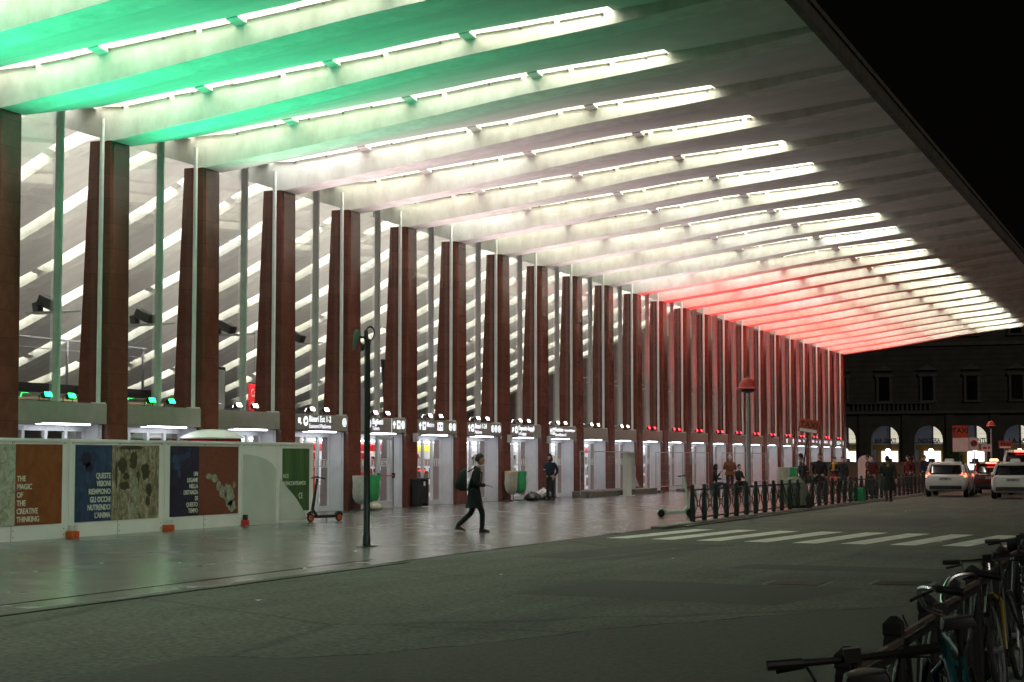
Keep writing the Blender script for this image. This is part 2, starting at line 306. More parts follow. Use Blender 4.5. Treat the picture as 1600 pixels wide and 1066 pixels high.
def text_mesh(body, size, sx=1.0, ext=.004, align='LEFT', bold=0.0, spacing=1.0):
    cu = bpy.data.curves.new('lettering', 'FONT'); cu.body = body; cu.size = size; cu.extrude = ext; cu.align_x = align; cu.offset = bold; cu.space_character = spacing; cu.resolution_u = 3
    o = bpy.data.objects.new('lettering', cu); C.objects.link(o)
    dg = bpy.context.evaluated_depsgraph_get(); me = bpy.data.meshes.new_from_object(o.evaluated_get(dg), depsgraph=dg)
    bpy.data.objects.remove(o); bpy.data.curves.remove(cu)
    for v in me.vertices: v.co.x *= sx
    me.update(); return me
FACE_X = (R(90), 0, R(90)); FACE_NY = (R(90), 0, 0)
def text(body, size, loc, m, parent, rot=FACE_X, name='lettering', **k):
    me = text_mesh(body, size, **k); me.materials.clear(); me.materials.append(m)
    for p in me.polygons: p.material_index = 0
    o = put(name, me, parent, loc); o.rotation_euler = rot; return o

ORD = 'zeroth first second third fourth fifth sixth seventh eighth ninth tenth eleventh twelfth thirteenth fourteenth fifteenth sixteenth seventeenth eighteenth nineteenth twentieth twenty-first twenty-second twenty-third twenty-fourth twenty-fifth twenty-sixth twenty-seventh twenty-eighth twenty-ninth thirtieth'.split()
for t in range(31, 70):
    tens = {3: 'thirty', 4: 'forty', 5: 'fifty', 6: 'sixty'}[t//10]
    ORD.append((tens[:-1]+'ieth') if t % 10 == 0 else tens+'-'+ORD[t % 10])

# ------------------------------------------------------------------ the station hall and its canopy
S, Y1, PW = 4.36, 32.97, .86
KB, KE = -4, 24                       # piers KB..KE
def yR(k): return Y1+S*(k-1)          # far edge of pier k
def yN(k): return yR(k)-PW
PTS = [(-38, 4.55), (-33, 4.95), (-30, 5.75), (-26.1, 7.35), (-22.9, 8.8), (-19.6, 10.2), (-16.3, 11.75), (-12.8, 13.35), (-9.2, 13.1), (-6, 11.75), (-3.3, 10.55), (-1.2, 9.86), (0, 9.5)]
PTS2 = [(0, 9.5), (1.5, 9.70), (3.1, 9.90), (7.3, 10.52), (9, 10.77), (13.4, 11.29), (16.65, 11.75)]
def cub(pts, x):
    n = len(pts)
    for i in range(n-1):
        if x <= pts[i+1][0] or i == n-2:
            (x0, y0), (x1, y1) = pts[i], pts[i+1]; h = x1-x0; t = (x-x0)/h
            def sl(j):
                if j <= 0: return (pts[1][1]-pts[0][1])/(pts[1][0]-pts[0][0])
                if j >= n-1: return (pts[-1][1]-pts[-2][1])/(pts[-1][0]-pts[-2][0])
                return (pts[j+1][1]-pts[j-1][1])/(pts[j+1][0]-pts[j-1][0])
            m0, m1 = sl(i)*h, sl(i+1)*h
            return (2*t**3-3*t*t+1)*y0+(t**3-2*t*t+t)*m0+(-2*t**3+3*t*t)*y1+(t**3-t*t)*m1
def zb(x): return cub(PTS, x) if x <= 0 else cub(PTS2, x)
def saw(x):
    P = [(-38, .26), (-20, .29), (-8, .36), (-3, .58), (0, .78), (3, .72), (7.3, .5), (9, .45), (13.3, .28), (16.65, .12)]
    for (a, b), (c, d) in zip(P, P[1:]):
        if x <= c: return b+(d-b)*(x-a)/(c-a)
    return .12
def sh(x):
    return 1.0 if x < 9 else (max(.35, 1.0-(x-9)*.14) if x < 13.5 else .05)
XS = [-38+i*1.0 for i in range(38)]+[-.7+0*1]+[0, .5, 1, 1.6, 2.3, 3.1, 4.1, 5, 6, 7.3, 8.2, 9, 10, 11, 12, 13, 14, 15, 16, 16.65]
XS = sorted(set(XS))

hall = thing('station_hall', (0, Y1, 0), 'long railway station front with red granite piers and a wide ribbed canopy lit from slots', 'station building')
hall.location = (0, 0, 0)
BW, SL = .9, .40                      # beam width, slot width
beam_b = MB(); rings = []
for x in XS:
    z, h = zb(x), saw(x); rings.append([(x, 0, z), (x, BW, z), (x, BW, z+.22), (x, .12, z+h+.3), (x, .12, z+h+sh(x)+.1), (x, 0, z+h+sh(x)+.1)])
beam_b.loft(rings); beam_me = beam_b.mesh('beam', M['plaster'])
pan = MB()
def panel_rows(xs, yend):
    rr = []
    for x in xs:
        z, h = zb(x), saw(x); f = (yend-BW)/(S-SL-BW)
        rr.append([(x, BW-.0, z+.003), (x, yend, z+h*min(f, 1)), (x, yend, z+h+sh(x)+.1), (x, yend-.1, z+h+sh(x)+.1), (x, yend-.1, z+h+.16), (x, BW, z+.16)])
    pan.loft(rr)
panel_rows(XS, S-SL)
BR = [-.72+3.45*i for i in range(-10, 5)]
slots = []
for i, bx in enumerate(BR):
    if bx > 13.5 or bx < -33: continue
    if bx > 12.9 or (bx < -2 and i % 2): continue
    zc, h = zb(bx), saw(bx)          # solid bridge across the slot
    def bridge(a, b):
        rr = []
        for x in (a, (a+b)/2, b):
            z, hh = zb(x), saw(x); rr.append([(x, S-SL+.002, z+hh-.03), (x, S-.004, z+hh-.075), (x, S-.004, z+hh+.14), (x, S-SL+.002, z+hh+.14)])
        pan.loft(rr)
    w = .14 if bx > 0 else (.26 if bx > -1 else .15)
    bridge(bx-w, bx+w)
# closed soffit beyond the end of the slots and at the back of the hall
for a, b in ((13.05, 16.65), (-38, -32.2)):
    rr = []
    for x in [a+(b-a)*i/4 for i in range(5)]:
        z, hh = zb(x), saw(x); rr.append([(x, S-SL+.002, z+hh), (x, S-.004, z+hh+.02), (x, S-.004, z+hh+.16), (x, S-SL+.002, z+hh+.16)])
    pan.loft(rr)
panel_me = pan.mesh('soffit_panel', M['soffit'])
st = MB()
xs2 = [-32+i*1.0 for i in range(32)]+[-.5, .3, 1, 2, 3, 4, 5, 6, 7, 8, 9, 10, 11, 12, 13.04]
st.loft([[(x, S-SL+.004, zb(x)+saw(x)+sh(x)), (x, S-.004, zb(x)+saw(x)+sh(x))] for x in xs2], caps=False, closed=False)
strip_me = st.mesh('light_strip', [M['strip'], M['strip_in']])
for p_ in strip_me.polygons: p_.material_index = 1 if p_.center.x < -.6 else 0
def trim_mesh(seed):
    r = random.Random(seed); tr = MB(); x = -.3
    while x < 12.9:
        ln = r.uniform(.5, 1.35); e = min(x+ln, 13.0); j0, j1 = r.uniform(-.012, .02), r.uniform(-.012, .02)
        z0, z1 = zb(x)+saw(x)-.02+j0, zb(e)+saw(e)-.02+j1; t = r.uniform(.012, .026)
        tr.loft([[(x, S-.022, z0), (x, S-.003, z0), (x, S-.003, z0+t), (x, S-.022, z0+t)], [(e, S-.022, z1), (e, S-.003, z1), (e, S-.003, z1+t), (e, S-.022, z1+t)]])
        tr.cbox((e, S-.02, z1+.0), (.06, .03, .05)); x = e+r.choice([.02, .03, .04, .16])
    return tr.mesh('slot_trim', M['fascia'])
trims = [trim_mesh(i) for i in range(4)]
for k in range(KB-1, KE+1):
    y = yN(k)-.01
    b = put('beam', beam_me, hall, (0, y, 0))
    if k == KE: continue
    p = put('soffit_panel', panel_me, hall, (0, y, 0))
    put('light_strip', strip_me, p); put('slot_trim', trims[k % 4], p)
# roof deck and fascia
ROOF0, ROOF1 = yN(KB-1)-.3, yR(KE)+.25
rf = MB(); rf.loft([[(x, ROOF0, zb(x)+saw(x)+sh(x)+.12), (x, ROOF1, zb(x)+saw(x)+sh(x)+.12), (x, ROOF1, zb(x)+saw(x)+sh(x)+.3), (x, ROOF0, zb(x)+saw(x)+sh(x)+.3)] for x in XS])
rf.build('roof', M['fascia'], hall)
fa = MB(); fa.box(16.652, 16.85, ROOF0, ROOF1, 11.70, 12.16); fa.box(16.851, 16.90, ROOF0, ROOF1, 12.06, 12.2)
fa.build('fascia', M['fascia'], hall)
# piers: six-sided tapering shafts with a set-back arris
def pier_mesh():
    b = MB(); h = PW/2
    def ring(z, t):      # t 0 base .. 1 top
        xi = -.98+.34*t; xo = .06-.06*t; w = h+.035*(1-t); c = .20-.04*t
        g = .27*(1-t)+.22*t; return [(xi, -w, z), (xo-g-.11, -w, z), (xo-g-.11, -w+.17, z), (xo-g, -w+.17, z), (xo-g, -w+.03, z), (xo-.05, -w+.03, z), (xo, -w+.09, z), (xo, w-.09, z), (xo-.05, w-.03, z), (xo-g, w-.03, z), (xo-g, w-.17, z), (xo-g-.11, w-.17, z), (xo-g-.11, w, z), (xi, w, z)]
    zs = [0, 2.4, 5, 7.5, 9.52]
    b.loft([ring(z, z/9.52) for z in zs]); return b.mesh('pier', M['granite'])
pier_me = pier_mesh()
for k in range(KB, KE+1): put('pier', pier_me, hall, (0, yR(k)-PW/2, 0))
# glazing bars
GX = -.30
mull = MB(); mull.box(-.35, -.19, -.055, .055, 2.99, 10.1); mull.box(-.19, -.17, -.042, .042, 2.99, 10.1); mull_me = mull.mesh('mullion', M['alu'], bevel=.008)
pole = MB(); pole.tube([(0, 0, 2.99), (0, 0, 10.05)], .055, 12); pole.box(-.12, .16, -.14, .09, 2.977, 3.01); pole_me = pole.mesh('glazing_pole', M['alu'], smooth=True)
gp = []
for a, b in ((.005, (S-PW)/2-.07), ((S-PW)/2+.07, S-PW-.005)):
    g = MB()
    def ztop(yy): return zb(GX)+saw(GX)*max(0, min(1, (yy+.0)/(S-SL-BW)))-.01
    g.add([(GX, a, 2.99), (GX, b, 2.99), (GX, b, ztop(b)), (GX, a, ztop(a))], [(0, 1, 2, 3)]); gp.append(g.mesh('glass_pane', M['glass']))
lin = MB(); BL = S-PW
lin.box(-.62, -.02, .012, BL-.012, 2.48, 2.975); lintel_me = lin.mesh('lintel', M['sign'], bevel=.006)
tubes = MB(); tubes.box(-.30, -.16, BL*.30, BL*.86, 2.44, 2.476); tube_me = tubes.mesh('tube_lamp', M['lamp_white'])
tray = MB(); tray.box(-.58, -.06, .03, BL*.28, 2.45, 2.478); tray.box(-.58, -.34, BL*.29, BL-.05, 2.45, 2.478); tray_me = tray.mesh('lamp_tray', M['alu_white'])
jam = MB(); jam.box(-.66, -.20, BL-.085, BL-.012-.02, 0, 2.476); jam.box(-.19, -.13, BL-.075, BL-.04, 0, 2.46); jamb_me = jam.mesh('door_jamb', M['alu_white'], bevel=.006)
def door_frame():
    d = MB(); x0, x1 = -.66, -.58
    ys = [.02, .95, 1.83, 2.62, BL-.10]
    for i, yy in enumerate(ys):
        w = .045 if i in (0, 4) else .06
        d.box(x0, x1, yy-(0 if i == 0 else w), yy+w, .0, 2.44)
    for a, b in zip(ys, ys[1:]):
        d.box(x0+.005, x1-.005, a+.05, b-.05, 2.30, 2.435); d.box(x0+.005, x1-.005, a+.05, b-.05, .0, .16)
    d.box(x0+.01, x1+.02, 1.80, 1.86, 1.0, 1.22)
    return d.mesh('door', M['alu_white'], bevel=.005)
door_me = door_frame()
dp = MB(); dp.add([(-.62, .06, .15), (-.62, BL-.14, .15), (-.62, BL-.14, 2.31), (-.62, .06, 2.31)], [(0, 1, 2, 3)]); dpane_me = dp.mesh('door_pane', M['glass'])
sb = MB()
for i in range(16):
    yy = .2+i*.2
    sb.add([(-.612, yy, 1.40), (-.612, yy+.09, 1.40), (-.612, yy+.09, 1.58), (-.612, yy, 1.58)], [(0, 1, 2, 3)])
sb.add([(-.613, .07, 1.36), (-.613, BL-.15, 1.36), (-.613, BL-.15, 1.38), (-.613, .07, 1.38)], [(0, 1, 2, 3)]); sb.add([(-.613, .07, 1.60), (-.613, BL-.15, 1.60), (-.613, BL-.15, 1.62), (-.613, .07, 1.62)], [(0, 1, 2, 3)])
band_me = sb.mesh('safety_band', M['white'])
for k in range(KB, KE):
    y = yR(k)
    put('mullion', mull_me, hall, (0, y+BL/2, 0)); put('glazing_pole', pole_me, hall, (GX+.1, y+BL-.12, 0))
    for g in gp: put('glass_pane', g, hall, (0, y, 0))
    l = put('lintel', lintel_me, hall, (0, y, 0)); put('tube_lamp', tube_me, l); put('lamp_tray', tray_me, l)
    put('door_jamb', jamb_me, hall, (0, y, 0))
    d = put('door', door_me, hall, (0, y, 0)); put('door_pane', dpane_me, d); put('safety_band', band_me, d)
# inside of the hall
Y0, YE = ROOF0, yR(KE)
f = MB(); f.box(-38, -.7, Y0, YE, -.3, .004); f.build('hall_floor', M['floor_in'], hall)
f = MB(); f.box(-38.4, -38, Y0, YE, 0, 5.2); f.build('rear_wall', M['wall_in'], hall)
for yy in (Y0-.3, YE-.02):
    e = MB(); ring0 = [(x, yy, zb(x)+.3) for x in XS if x <= -.9]; base = [(-.9, yy, 0), (-38, yy, 0)]
    pts = ring0+base; e.loft([pts, [(p[0], p[1]+.3, p[2]) for p in pts]]); e.build('end_wall', M['end_wall'], hall)
f = MB(); f.box(-37.9, -20.5, Y0, YE, 3.5, 3.9); f.build('gallery_slab', M['dark_in'], hall)
f = MB()
for i, z in enumerate((4.55, 4.95, 5.4, 5.8)): f.box(-29-i*1.3, -28.8-i*1.3, 40, 84, z, z+.14)
f.build('timber_slats', M['wood'], hall)

# shops and counters inside, seen through the doors
r2 = random.Random(3)
shop_specs = [(-4.2, 49.2, 3.2, 'white'), (-4.0, 53.8, 3.1, 'red'), (-4.0, 58.0, 2.7, 'red'), (-4.2, 62.5, 3.3, 'yellow'), (-4.0, 67.4, 2.8, 'white'), (-4.2, 72.3, 2.9, 'white'), (-4.0, 77.5, 2.9, 'white'), (-4.0, 82.7, 2.6, 'red'), (-4.0, 92.3, 2.4, 'blue'), (-4.0, 97.4, 2.3, 'green'), (-4.2, 104.0, 2.6, 'white')]
words_for = {'red': 'red fronted', 'white': 'white fronted', 'green': 'green poster', 'blue': 'blue screen', 'yellow': 'yellow header'}
shop_specs.sort(key=lambda t: t[1])
for i, (x, y, w, kd) in enumerate(shop_specs):
    t = thing('shop_kiosk', (x, y, 0), f'lit {words_for[kd]} shop kiosk inside the hall, {ORD[i+1]} behind the doors from the hoarding end', 'kiosk', 'shop kiosks inside the hall')
    b = MB(); b.box(-1.2, 0, 0, w, 0, 2.42); b.build('kiosk_body', M['wall_in'], t, bevel=.03)
    b = MB(); b.box(.004, .02, .05, w-.05, .1, 1.9); b.build('display_wall', M['shop_wall'], t)
    b = MB(); b.box(.004, .06, .05, w-.05, 1.92, 2.16); b.build('header', M[{'red': 'shop_red', 'white': 'shop_white', 'green': 'shop_white', 'blue': 'shop_white', 'yellow': 'shop_yel'}[kd]], t)
    b = MB(); b.box(.10, .22, .05, w-.05, 2.26, 2.31); b.build('tube_lamp', M['lamp_white'], t)
    b = MB(); b.box(.024, .05, .1, w*.34, .15, 1.85); p_ = b.build('side_poster', M[{'red': 'shop_red', 'white': 'shop_blue', 'green': 'shop_green', 'blue': 'shop_blue', 'yellow': 'shop_red'}[kd]], t)
    b = MB(); b.box(.052, .056, .16, w*.34-.06, .9+r2.uniform(-.3, .3), 1.3+r2.uniform(-.1, .3)); b.build('poster_panel', M['white' if kd != 'white' else 'navy_plastic'], p_)
    for q in range(3): b = MB(); b.box(.022, .16, w*.40, w-.12, .25+q*.55, .28+q*.55); b.build('shelf', M['alu_white'], t)
    b = MB()
    for q in range(44):
        yy = r2.uniform(w*.42, w-.35); z = .28+r2.randrange(3)*.55; b.m = r2.randrange(5); d0 = r2.uniform(.03, .09)
        b.box(d0, d0+.06, yy, yy+r2.uniform(.06, .2), z+.003, z+r2.uniform(.14, .44))
    b.build('goods', [M['white'], M['red_sheet'], M['navy_plastic'], M['wood'], M['red_sheet']], t)
t = thing('hanging_banner', (-6, 53.75, 3.3), 'red banner with white script hanging behind the third glass bay', 'banner')
b = MB(); b.box(-.02, .02, 0, .75, 0, .95); b.build('banner_cloth', M['shop_red'], t); b = MB(); b.tube([(0, .0, .98), (0, .75, .98)], .015, 6); b.tube([(0, .37, .98), (0, .37, 3.0)], .006, 5); b.build('hanger', M['black'], t)
text('Can', .40, (.03, .10, .50), M['cream_text'], t, sx=.8); text('Can', .40, (.03, .10, .06), M['cream_text'], t, sx=.8)
t = thing('advert_column', (-4.6, 49.0, 0), 'tall grey advert pillar standing inside behind the second glass bay', 'advert pillar')
b = MB(); b.box(-.12, .12, 0, .62, 0, 4.6); b.build('pillar_body', M['navy_plastic'], t, bevel=.02); b = MB(); b.box(.121, .13, .06, .56, 2.2, 4.5); b.build('poster', M['board_grey'], t)
t = thing('ticket_board', (-5.2, 60.4, 3.1), 'frosted square notice board hung behind the fourth glass bay', 'notice board')
b = MB(); b.box(-.02, .02, 0, .95, 0, 1.25); b.build('board_face', M['film'], t); b = MB(); b.tube([(0, .1, 1.25), (0, .1, 3.2)], .008, 5); b.tube([(0, .85, 1.25), (0, .85, 3.2)], .008, 5); b.build('hanger', M['black'], t)
t = thing('neon_sign', (-6.5, 66.2, 3.2), 'red looping neon writing on a rail behind the fifth glass bay', 'neon sign')
b = MB(); pts = [(0, .12*i+.1*math.sin(i*1.9), .3+.28*math.sin(i*2.3)) for i in range(24)]; b.tube(pts, .03, 6); b.build('neon_tube', M['shop_red'], t); b = MB(); b.tube([(0, -.2, -.05), (0, 3.0, -.05)], .02, 6); b.tube([(0, 0, -.05), (0, 0, -3.2)], .02, 6); b.tube([(0, 2.8, -.05), (0, 2.8, -3.2)], .02, 6); b.build('rail', M['steel'], t)
t = thing('slanted_banner', (-3.2, 58.6, 3.0), 'tall black leaning display blade behind the fifth glass bay', 'display')
b = MB(); b.add([(0, .3, 0), (0, .55, 0), (0, .28, 2.3), (0, -.05, 2.3), (.06, .3, 0), (.06, .55, 0), (.06, .28, 2.3), (.06, -.05, 2.3)], [(0, 1, 2, 3), (4, 7, 6, 5), (0, 4, 5, 1), (1, 5, 6, 2), (2, 6, 7, 3), (3, 7, 4, 0)]); b.build('blade', M['black'], t); b = MB(); b.box(-.2, .26, .1, .7, -3, -2.95); b.tube([(.03, .42, -2.96), (.03, .42, 0)], .03, 8); b.build('stand', M['black'], t)
# terrace rail at the near end
t = thing('terrace_balustrade', (-5, 34, 3.72), 'glass balustrade with steel handrail on the inner terrace behind the first bays', 'balustrade')
b = MB(); b.box(-2.4, .12, 0, 11.9, -.25, 0); b.build('terrace_slab', M['dark_in'], t)
b = MB(); b.tube([(0, 0, 1.26), (0, 11.75, 1.26)], .035, 8); b.tube([(0, 0, .98), (0, 11.75, .98)], .015, 6); b.build('handrail', M['steel'], t, smooth=True)
for q in (.2, 3.9, 7.75, 11.6):
    b = MB(); b.tube([(0, q, 0), (0, q, 1.26)], .04, 8); b.build('stanchion', M['steel'], t, smooth=True)
b = MB(); b.add([(.01, .1, .08), (.01, 11.6, .08), (.01, 11.6, .95), (.01, .1, .95)], [(0, 1, 2, 3)]); b.build('glass_panel', M['glass'], t)

# indoor projectors on arms fixed to the piers
pj = MB(); pj.cbox((0, .0, .16), (.34, .52, .26), Matrix.Rotation(R(-24), 3, 'X')); pj.cbox((0, -.34, .06), (.24, .18, .26), Matrix.Rotation(R(10), 3, 'X')); proj_head = pj.mesh('projector_head', M['projector_grey'], bevel=.03)
pj = MB(); pj.box(-.2, .2, -.55, .45, -.10, -.06); pj.tube([(.0, .3, -.08), (.0, .95, -.06)], .03, 6); proj_arm = pj.mesh('bracket_arm', M['alu'])
for i, k in enumerate(range(-2, 24)):
    t = thing('projector', (-2.1, yN(k+1)+.43, 5.40), (f'dark box projector on a pale bracket inside the glass, {ORD[k]} from the hoarding end' if k > 0 else f'dark box projector on a bracket inside, {ORD[1-k]} before the first hoarding bay'), 'projector', 'projectors on the inner faces of the piers')
    t.rotation_euler = (0, 0, R(-90)); put('projector_head', proj_head, t); put('bracket_arm', proj_arm, t)
    ld = bpy.data.lights.new('projector_beam', 'SPOT'); ld.color = (1, .96, .90); ld.energy = 1350; ld.spot_size = R(140); ld.spot_blend = .8; ld.shadow_soft_size = .15
    lo = bpy.data.objects.new('projector_beam', ld); C.objects.link(lo); lo.parent = t; lo.location = (0, -.25, .45); lo.rotation_euler = Vector((0, -8, 5)).to_track_quat('-Z', 'Y').to_euler()

# floodlights on the lintels: green, then white, then red
fb = MB(); rot = Matrix.Rotation(R(66), 3, 'Y')
fb.cbox((0, 0, .13), (.13, .27, .09), rot); fl_body = fb.mesh('housing', M['black'], bevel=.02)
fb = MB(); fb.tube([(-.06, -.19, 0), (-.06, -.19, .13), (0, -.17, .14)], .012, 6); fb.tube([(-.06, .19, 0), (-.06, .19, .13), (0, .17, .14)], .012, 6); fb.box(-.10, -.02, -.22, .22, 0, .012); fl_yoke = fb.mesh('yoke', M['black'])
lens = {}
for c in ('green', 'white', 'red'):
    fb = MB(); fb.cbox(rot @ Vector((0, 0, .062))+Vector((0, 0, .13)), (.11, .24, .012), rot)
    lens[c] = fb.mesh('lens', M[c+'_lens'])
FLOOD = {'green': ((.045, 1, .47), 2500, 78), 'white': ((1, .80, .83), 1900, 78), 'red': ((1, .014, .026), 3300, 84)}
for k in range(-3, KE):
    c = 'green' if k <= 2 else ('white' if k <= 11 else 'red')
    for j, off in enumerate((1.05, 1.97)):
        n = (k-1)*2+j+1
        lab = f'{c} floodlight on a lintel, {ORD[n]} in the row counted from the hoarding end' if n > 0 else f'{c} floodlight on a lintel behind the hoarding, {ORD[1-n]} before the first lit pair'
        t = thing('floodlight', (-.02, yR(k)+off, 2.976), lab, 'floodlight', 'floodlights along the lintels')
        put('housing', fl_body, t); put('yoke', fl_yoke, t); put('lens', lens[c], t)
        if j == 0:
            col, pw, cone = FLOOD[c]
            ld = bpy.data.lights.new('flood_beam', 'SPOT'); ld.color = col; ld.energy = pw; ld.spot_size = R(cone); ld.spot_blend = .85; ld.shadow_soft_size = .12
            lo = bpy.data.objects.new('flood_beam', ld); C.objects.link(lo); lo.parent = t; lo.location = (.34 if c != 'red' else .70, .46, .34)  # added spot hangs ahead of its fixture, farthest for red to wash the piers
            lo.rotation_euler = Vector(({'green': 3.8, 'white': 3.7, 'red': 2.2}[c], 0, 7.0)).to_track_quat('-Z', 'Y').to_euler()

# direction signs on the lintels
def disc_icon(b, y, z, r, x=.012): b.tube([(x-.006, y, z), (x+.004, y, z)], r, 20)
def arrow(b, y, z, s, ang):
    ca, sa = math.cos(ang), math.sin(ang)
    P = [(0, s), (s*.85, .1*s), (.5*s, -.15*s), (.24*s, .15*s), (.24*s, -s), (-.24*s, -s), (-.24*s, .15*s), (-.5*s, -.15*s), (-.85*s, .1*s)]
    Q = [(y+p*ca-q*sa, z+p*sa+q*ca) for p, q in P]
    b.loft([[(.006, p, q) for p, q in Q], [(.016, p, q) for p, q in Q]])
def sign(k, label, arrows, icons, squares, lines, discs, split=False):
    t = thing('direction_sign', (0, yR(k), 2.73), label, 'sign', 'direction signs over the doors')
    b = MB(); b.box(-.015, .004, .03, BL-.03, -.235, .235)
    b.build('sign_face', M['sign'], t, bevel=.003)
    for y, a in arrows: b = MB(); arrow(b, y, .03, .13, a); b.build('arrow_mark', M['white_glow'], t)
    for y in icons: b = MB(); disc_icon(b, y, .03, .145); b.build('pictogram', M['white_glow'], t)
    for y in squares: b = MB(); b.box(.006, .016, y-.13, y+.13, -.11, .17); b.build('pictogram', M['white_glow'], t)
    for y in discs: b = MB(); disc_icon(b, y, .03, .135); b.build('pictogram', M['white_glow'], t)
    if split: b = MB(); b.box(.005, .009, 2.32, 2.34, -.235, .235); b.build('divider', M['white_glow'], t)
    b = MB()
    for y in icons: b.box(.0165, .019, y-.075, y+.06, -.01, .06); b.box(.0165, .019, y-.02, y+.075, .06, .085)
    for y in squares: b.box(.0165, .019, y-.07, y+.07, .0, .09); b.box(.0165, .019, y-.08, y-.03, -.05, -.02); b.box(.0165, .019, y+.03, y+.08, -.05, -.02)
    for y in discs: b.ring((.017, y, .03), .095, .008, 'x', 18, 4); b.box(.0165, .019, y-.016, y+.016, -.04, .10)
    if b.v: b.build('pictogram_mark', M['sign'], t)
    for body, size, y, z, m in lines: text(body, size, (.007, y, z), m, t, bold=size*.010 if m is M['white_glow'] else size*.004, sx=.95, spacing=1.06)
    return t
W, V = M['white_glow'], M['violet_glow']
sign(4, 'grey sign reading Binari Est 1-2, Eastward Platforms, with a slanted arrow', [(.28, R(45))], [.66], [], [('Binari Est 1-2', .26, .88, .02, W), ('Eastward Platforms', .18, .88, -.17, V)], [BL-.28])
sign(5, 'grey sign reading Biglietti, Tickets, with a divided arrow panel', [(2.52, 0)], [.62], [2.86], [('Biglietti', .26, .86, .02, W), ('Tickets', .18, .86, -.17, V)], [3.22], True)
sign(6, 'grey sign reading Metro with an upright arrow and two white discs', [(.25, 0)], [], [.58, 1.86, 2.06], [('Metro', .25, .80, .0, V)], [BL-.62, BL-.28])
sign(7, 'grey sign reading Binari 1-24, Platforms, with three white discs', [(.25, 0)], [.56], [], [('Binari 1-24', .26, .78, .02, W), ('Platforms', .18, .78, -.17, V)], [BL-.96, BL-.62, BL-.28])
sign(8, 'grey sign reading Deposito bagagli, Left luggage, with a slanted arrow', [(.30, R(-45))], [.66], [], [('Deposito bagagli', .26, .90, .02, W), ('Left luggage', .18, .90, -.17, V)], [])
sign(9, 'grey sign reading Fiumicino Aeroporto/Airport, Platform 24, with an upright arrow', [(.25, 0)], [], [.58], [('Fiumicino', .25, .78, .03, W), ('Aeroporto/Airport', .17, 1.92, .04, V), ('Binario/Platform 24', .17, .78, -.16, V)], [])
sign(19, 'far grey sign with one white disc and a white end block', [], [1.3], [3.2], [], [])
sign(20, 'far grey sign with faint violet writing beside the leaning taxi sign', [], [], [], [('Metro', .26, .5, .0, V), ('Bus', .26, 2.0, .0, V)], [3.2])
sign(21, 'far grey sign with violet writing above the man in black', [], [], [], [('Uscita', .28, .5, .0, V), ('Exit', .22, 1.9, .0, V)], [3.25])
sign(22, 'far grey sign with one long line of violet writing', [], [], [], [('Binari Est', .30, .4, -.02, V)], [2.6, 3.0])
sign(23, 'last grey sign of the row with a bright white disc', [], [.9], [1.5], [('Taxi', .28, 1.8, -.02, V)], [3.2])
# fittings on piers
for i, (y, m, lab, z) in enumerate([(yR(6)-.55, 'alu', 'small grey box fixed to the pier beside the Metro doorway', 2.2), (yR(8)-.55, 'alu', 'small grey box fixed to the pier by the rubbish bags', 2.25), (yR(9)-.5, 'alu_white', 'small white box fixed to the pier by the standing hooded man', 2.25)]):
    b = MB(); b.box(.09, .20, y, y+.24, z, z+.30); b.box(.20, .215, y+.02, y+.22, z+.02, z+.28); tag(b.build('wall_box', M[m], bevel=.01), lab, 'box')

# ------------------------------------------------------------------ ground
KX = 12.9
b = MB(); b.box(-.9, KX, -12, 220, -.4, 0); struct('pavement', b, M['paving'])
b = MB(); b.add([(KX, -30, -.012), (420, -30, -.012), (420, 420, -.012), (KX, 420, -.012)], [(0, 1, 2, 3)]); b.add([(-400, 220, -.012), (KX, 220, -.012), (KX, 420, -.012), (-400, 420, -.012)], [(0, 1, 2, 3)]); b.add([(-400, -420, -.016), (420, -420, -.016), (420, -30, -.016), (-400, -30, -.016)], [(0, 1, 2, 3)]); struct('road', b, M['asphalt'])
b = MB()   # kerb: flush near the crossing, raised beyond it
y = -12
while y < 200:
    ln = 1.2 if y < 100 else 4
    if y < 25: b.box(KX+.004, KX+.20, y, y+ln-.012, -.2, .002)
    elif y > 39.5: b.box(KX+.004, KX+.36, y, y+ln-.012, -.2, .06)
    y += ln
struct('kerb', b, M['kerb'], bevel=.012)
b = MB(); b.box(13.268, 13.40, 41, 200, -.2, .03); struct('kerb_edge', b, M['kerb'], bevel=.01)
b = MB(); b.box(23.2, 60, -12, 120, -.4, .06); struct('pavement_right', b, M['kerb'])
b = MB()
zc = [(13.35, 34.9, 40.0), (14.38, 34.7, 40.0), (15.4, 34.5, 39.8), (16.41, 34.35, 39.75), (17.42, 34.2, 39.7), (18.37, 34.2, 39.45), (19.33, 34.1, 39.3), (20.32, 34.1, 39.2), (21.36, 34.05, 39.1), (22.3, 34.0, 39.0)]
for x, y0, y1 in zc:
    b.add([(x, y0, -.008), (x+.5, y0-.04, -.008), (x+1.0, y1-.05, -.008), (x+.5, y1, -.008)], [(0, 1, 2, 3)])
struct('crossing_marking', b, M['paint'])
b = MB()
def line(p, q, w):
    p, q = Vector((*p, -.007)), Vector((*q, -.007)); d = (q-p).normalized(); n = Vector((-d.y, d.x, 0))*w/2; b.add([p-n, q-n, q+n, p+n], [(0, 1, 2, 3)])
line((14.3, 18), (15.9, 31.5), .14); line((15.9, 31.4), (18.2, 33.2), .10); line((14.0, 26.2), (17.0, 27.4), .09); line((16.4, 54), (16.5, 70), .12); line((19.1, 52), (19.0, 68), .12); line((15.0, 52.5), (16.6, 54), .10); line((21.3, 48), (21.5, 62), .1)
struct('road_line_marking', b, M['faint'])
M['patch'] = mat('asphalt repair', (.044, .044, .037), (.060, .060, .050), .8, scale=14, bump=.6, bscale=20)
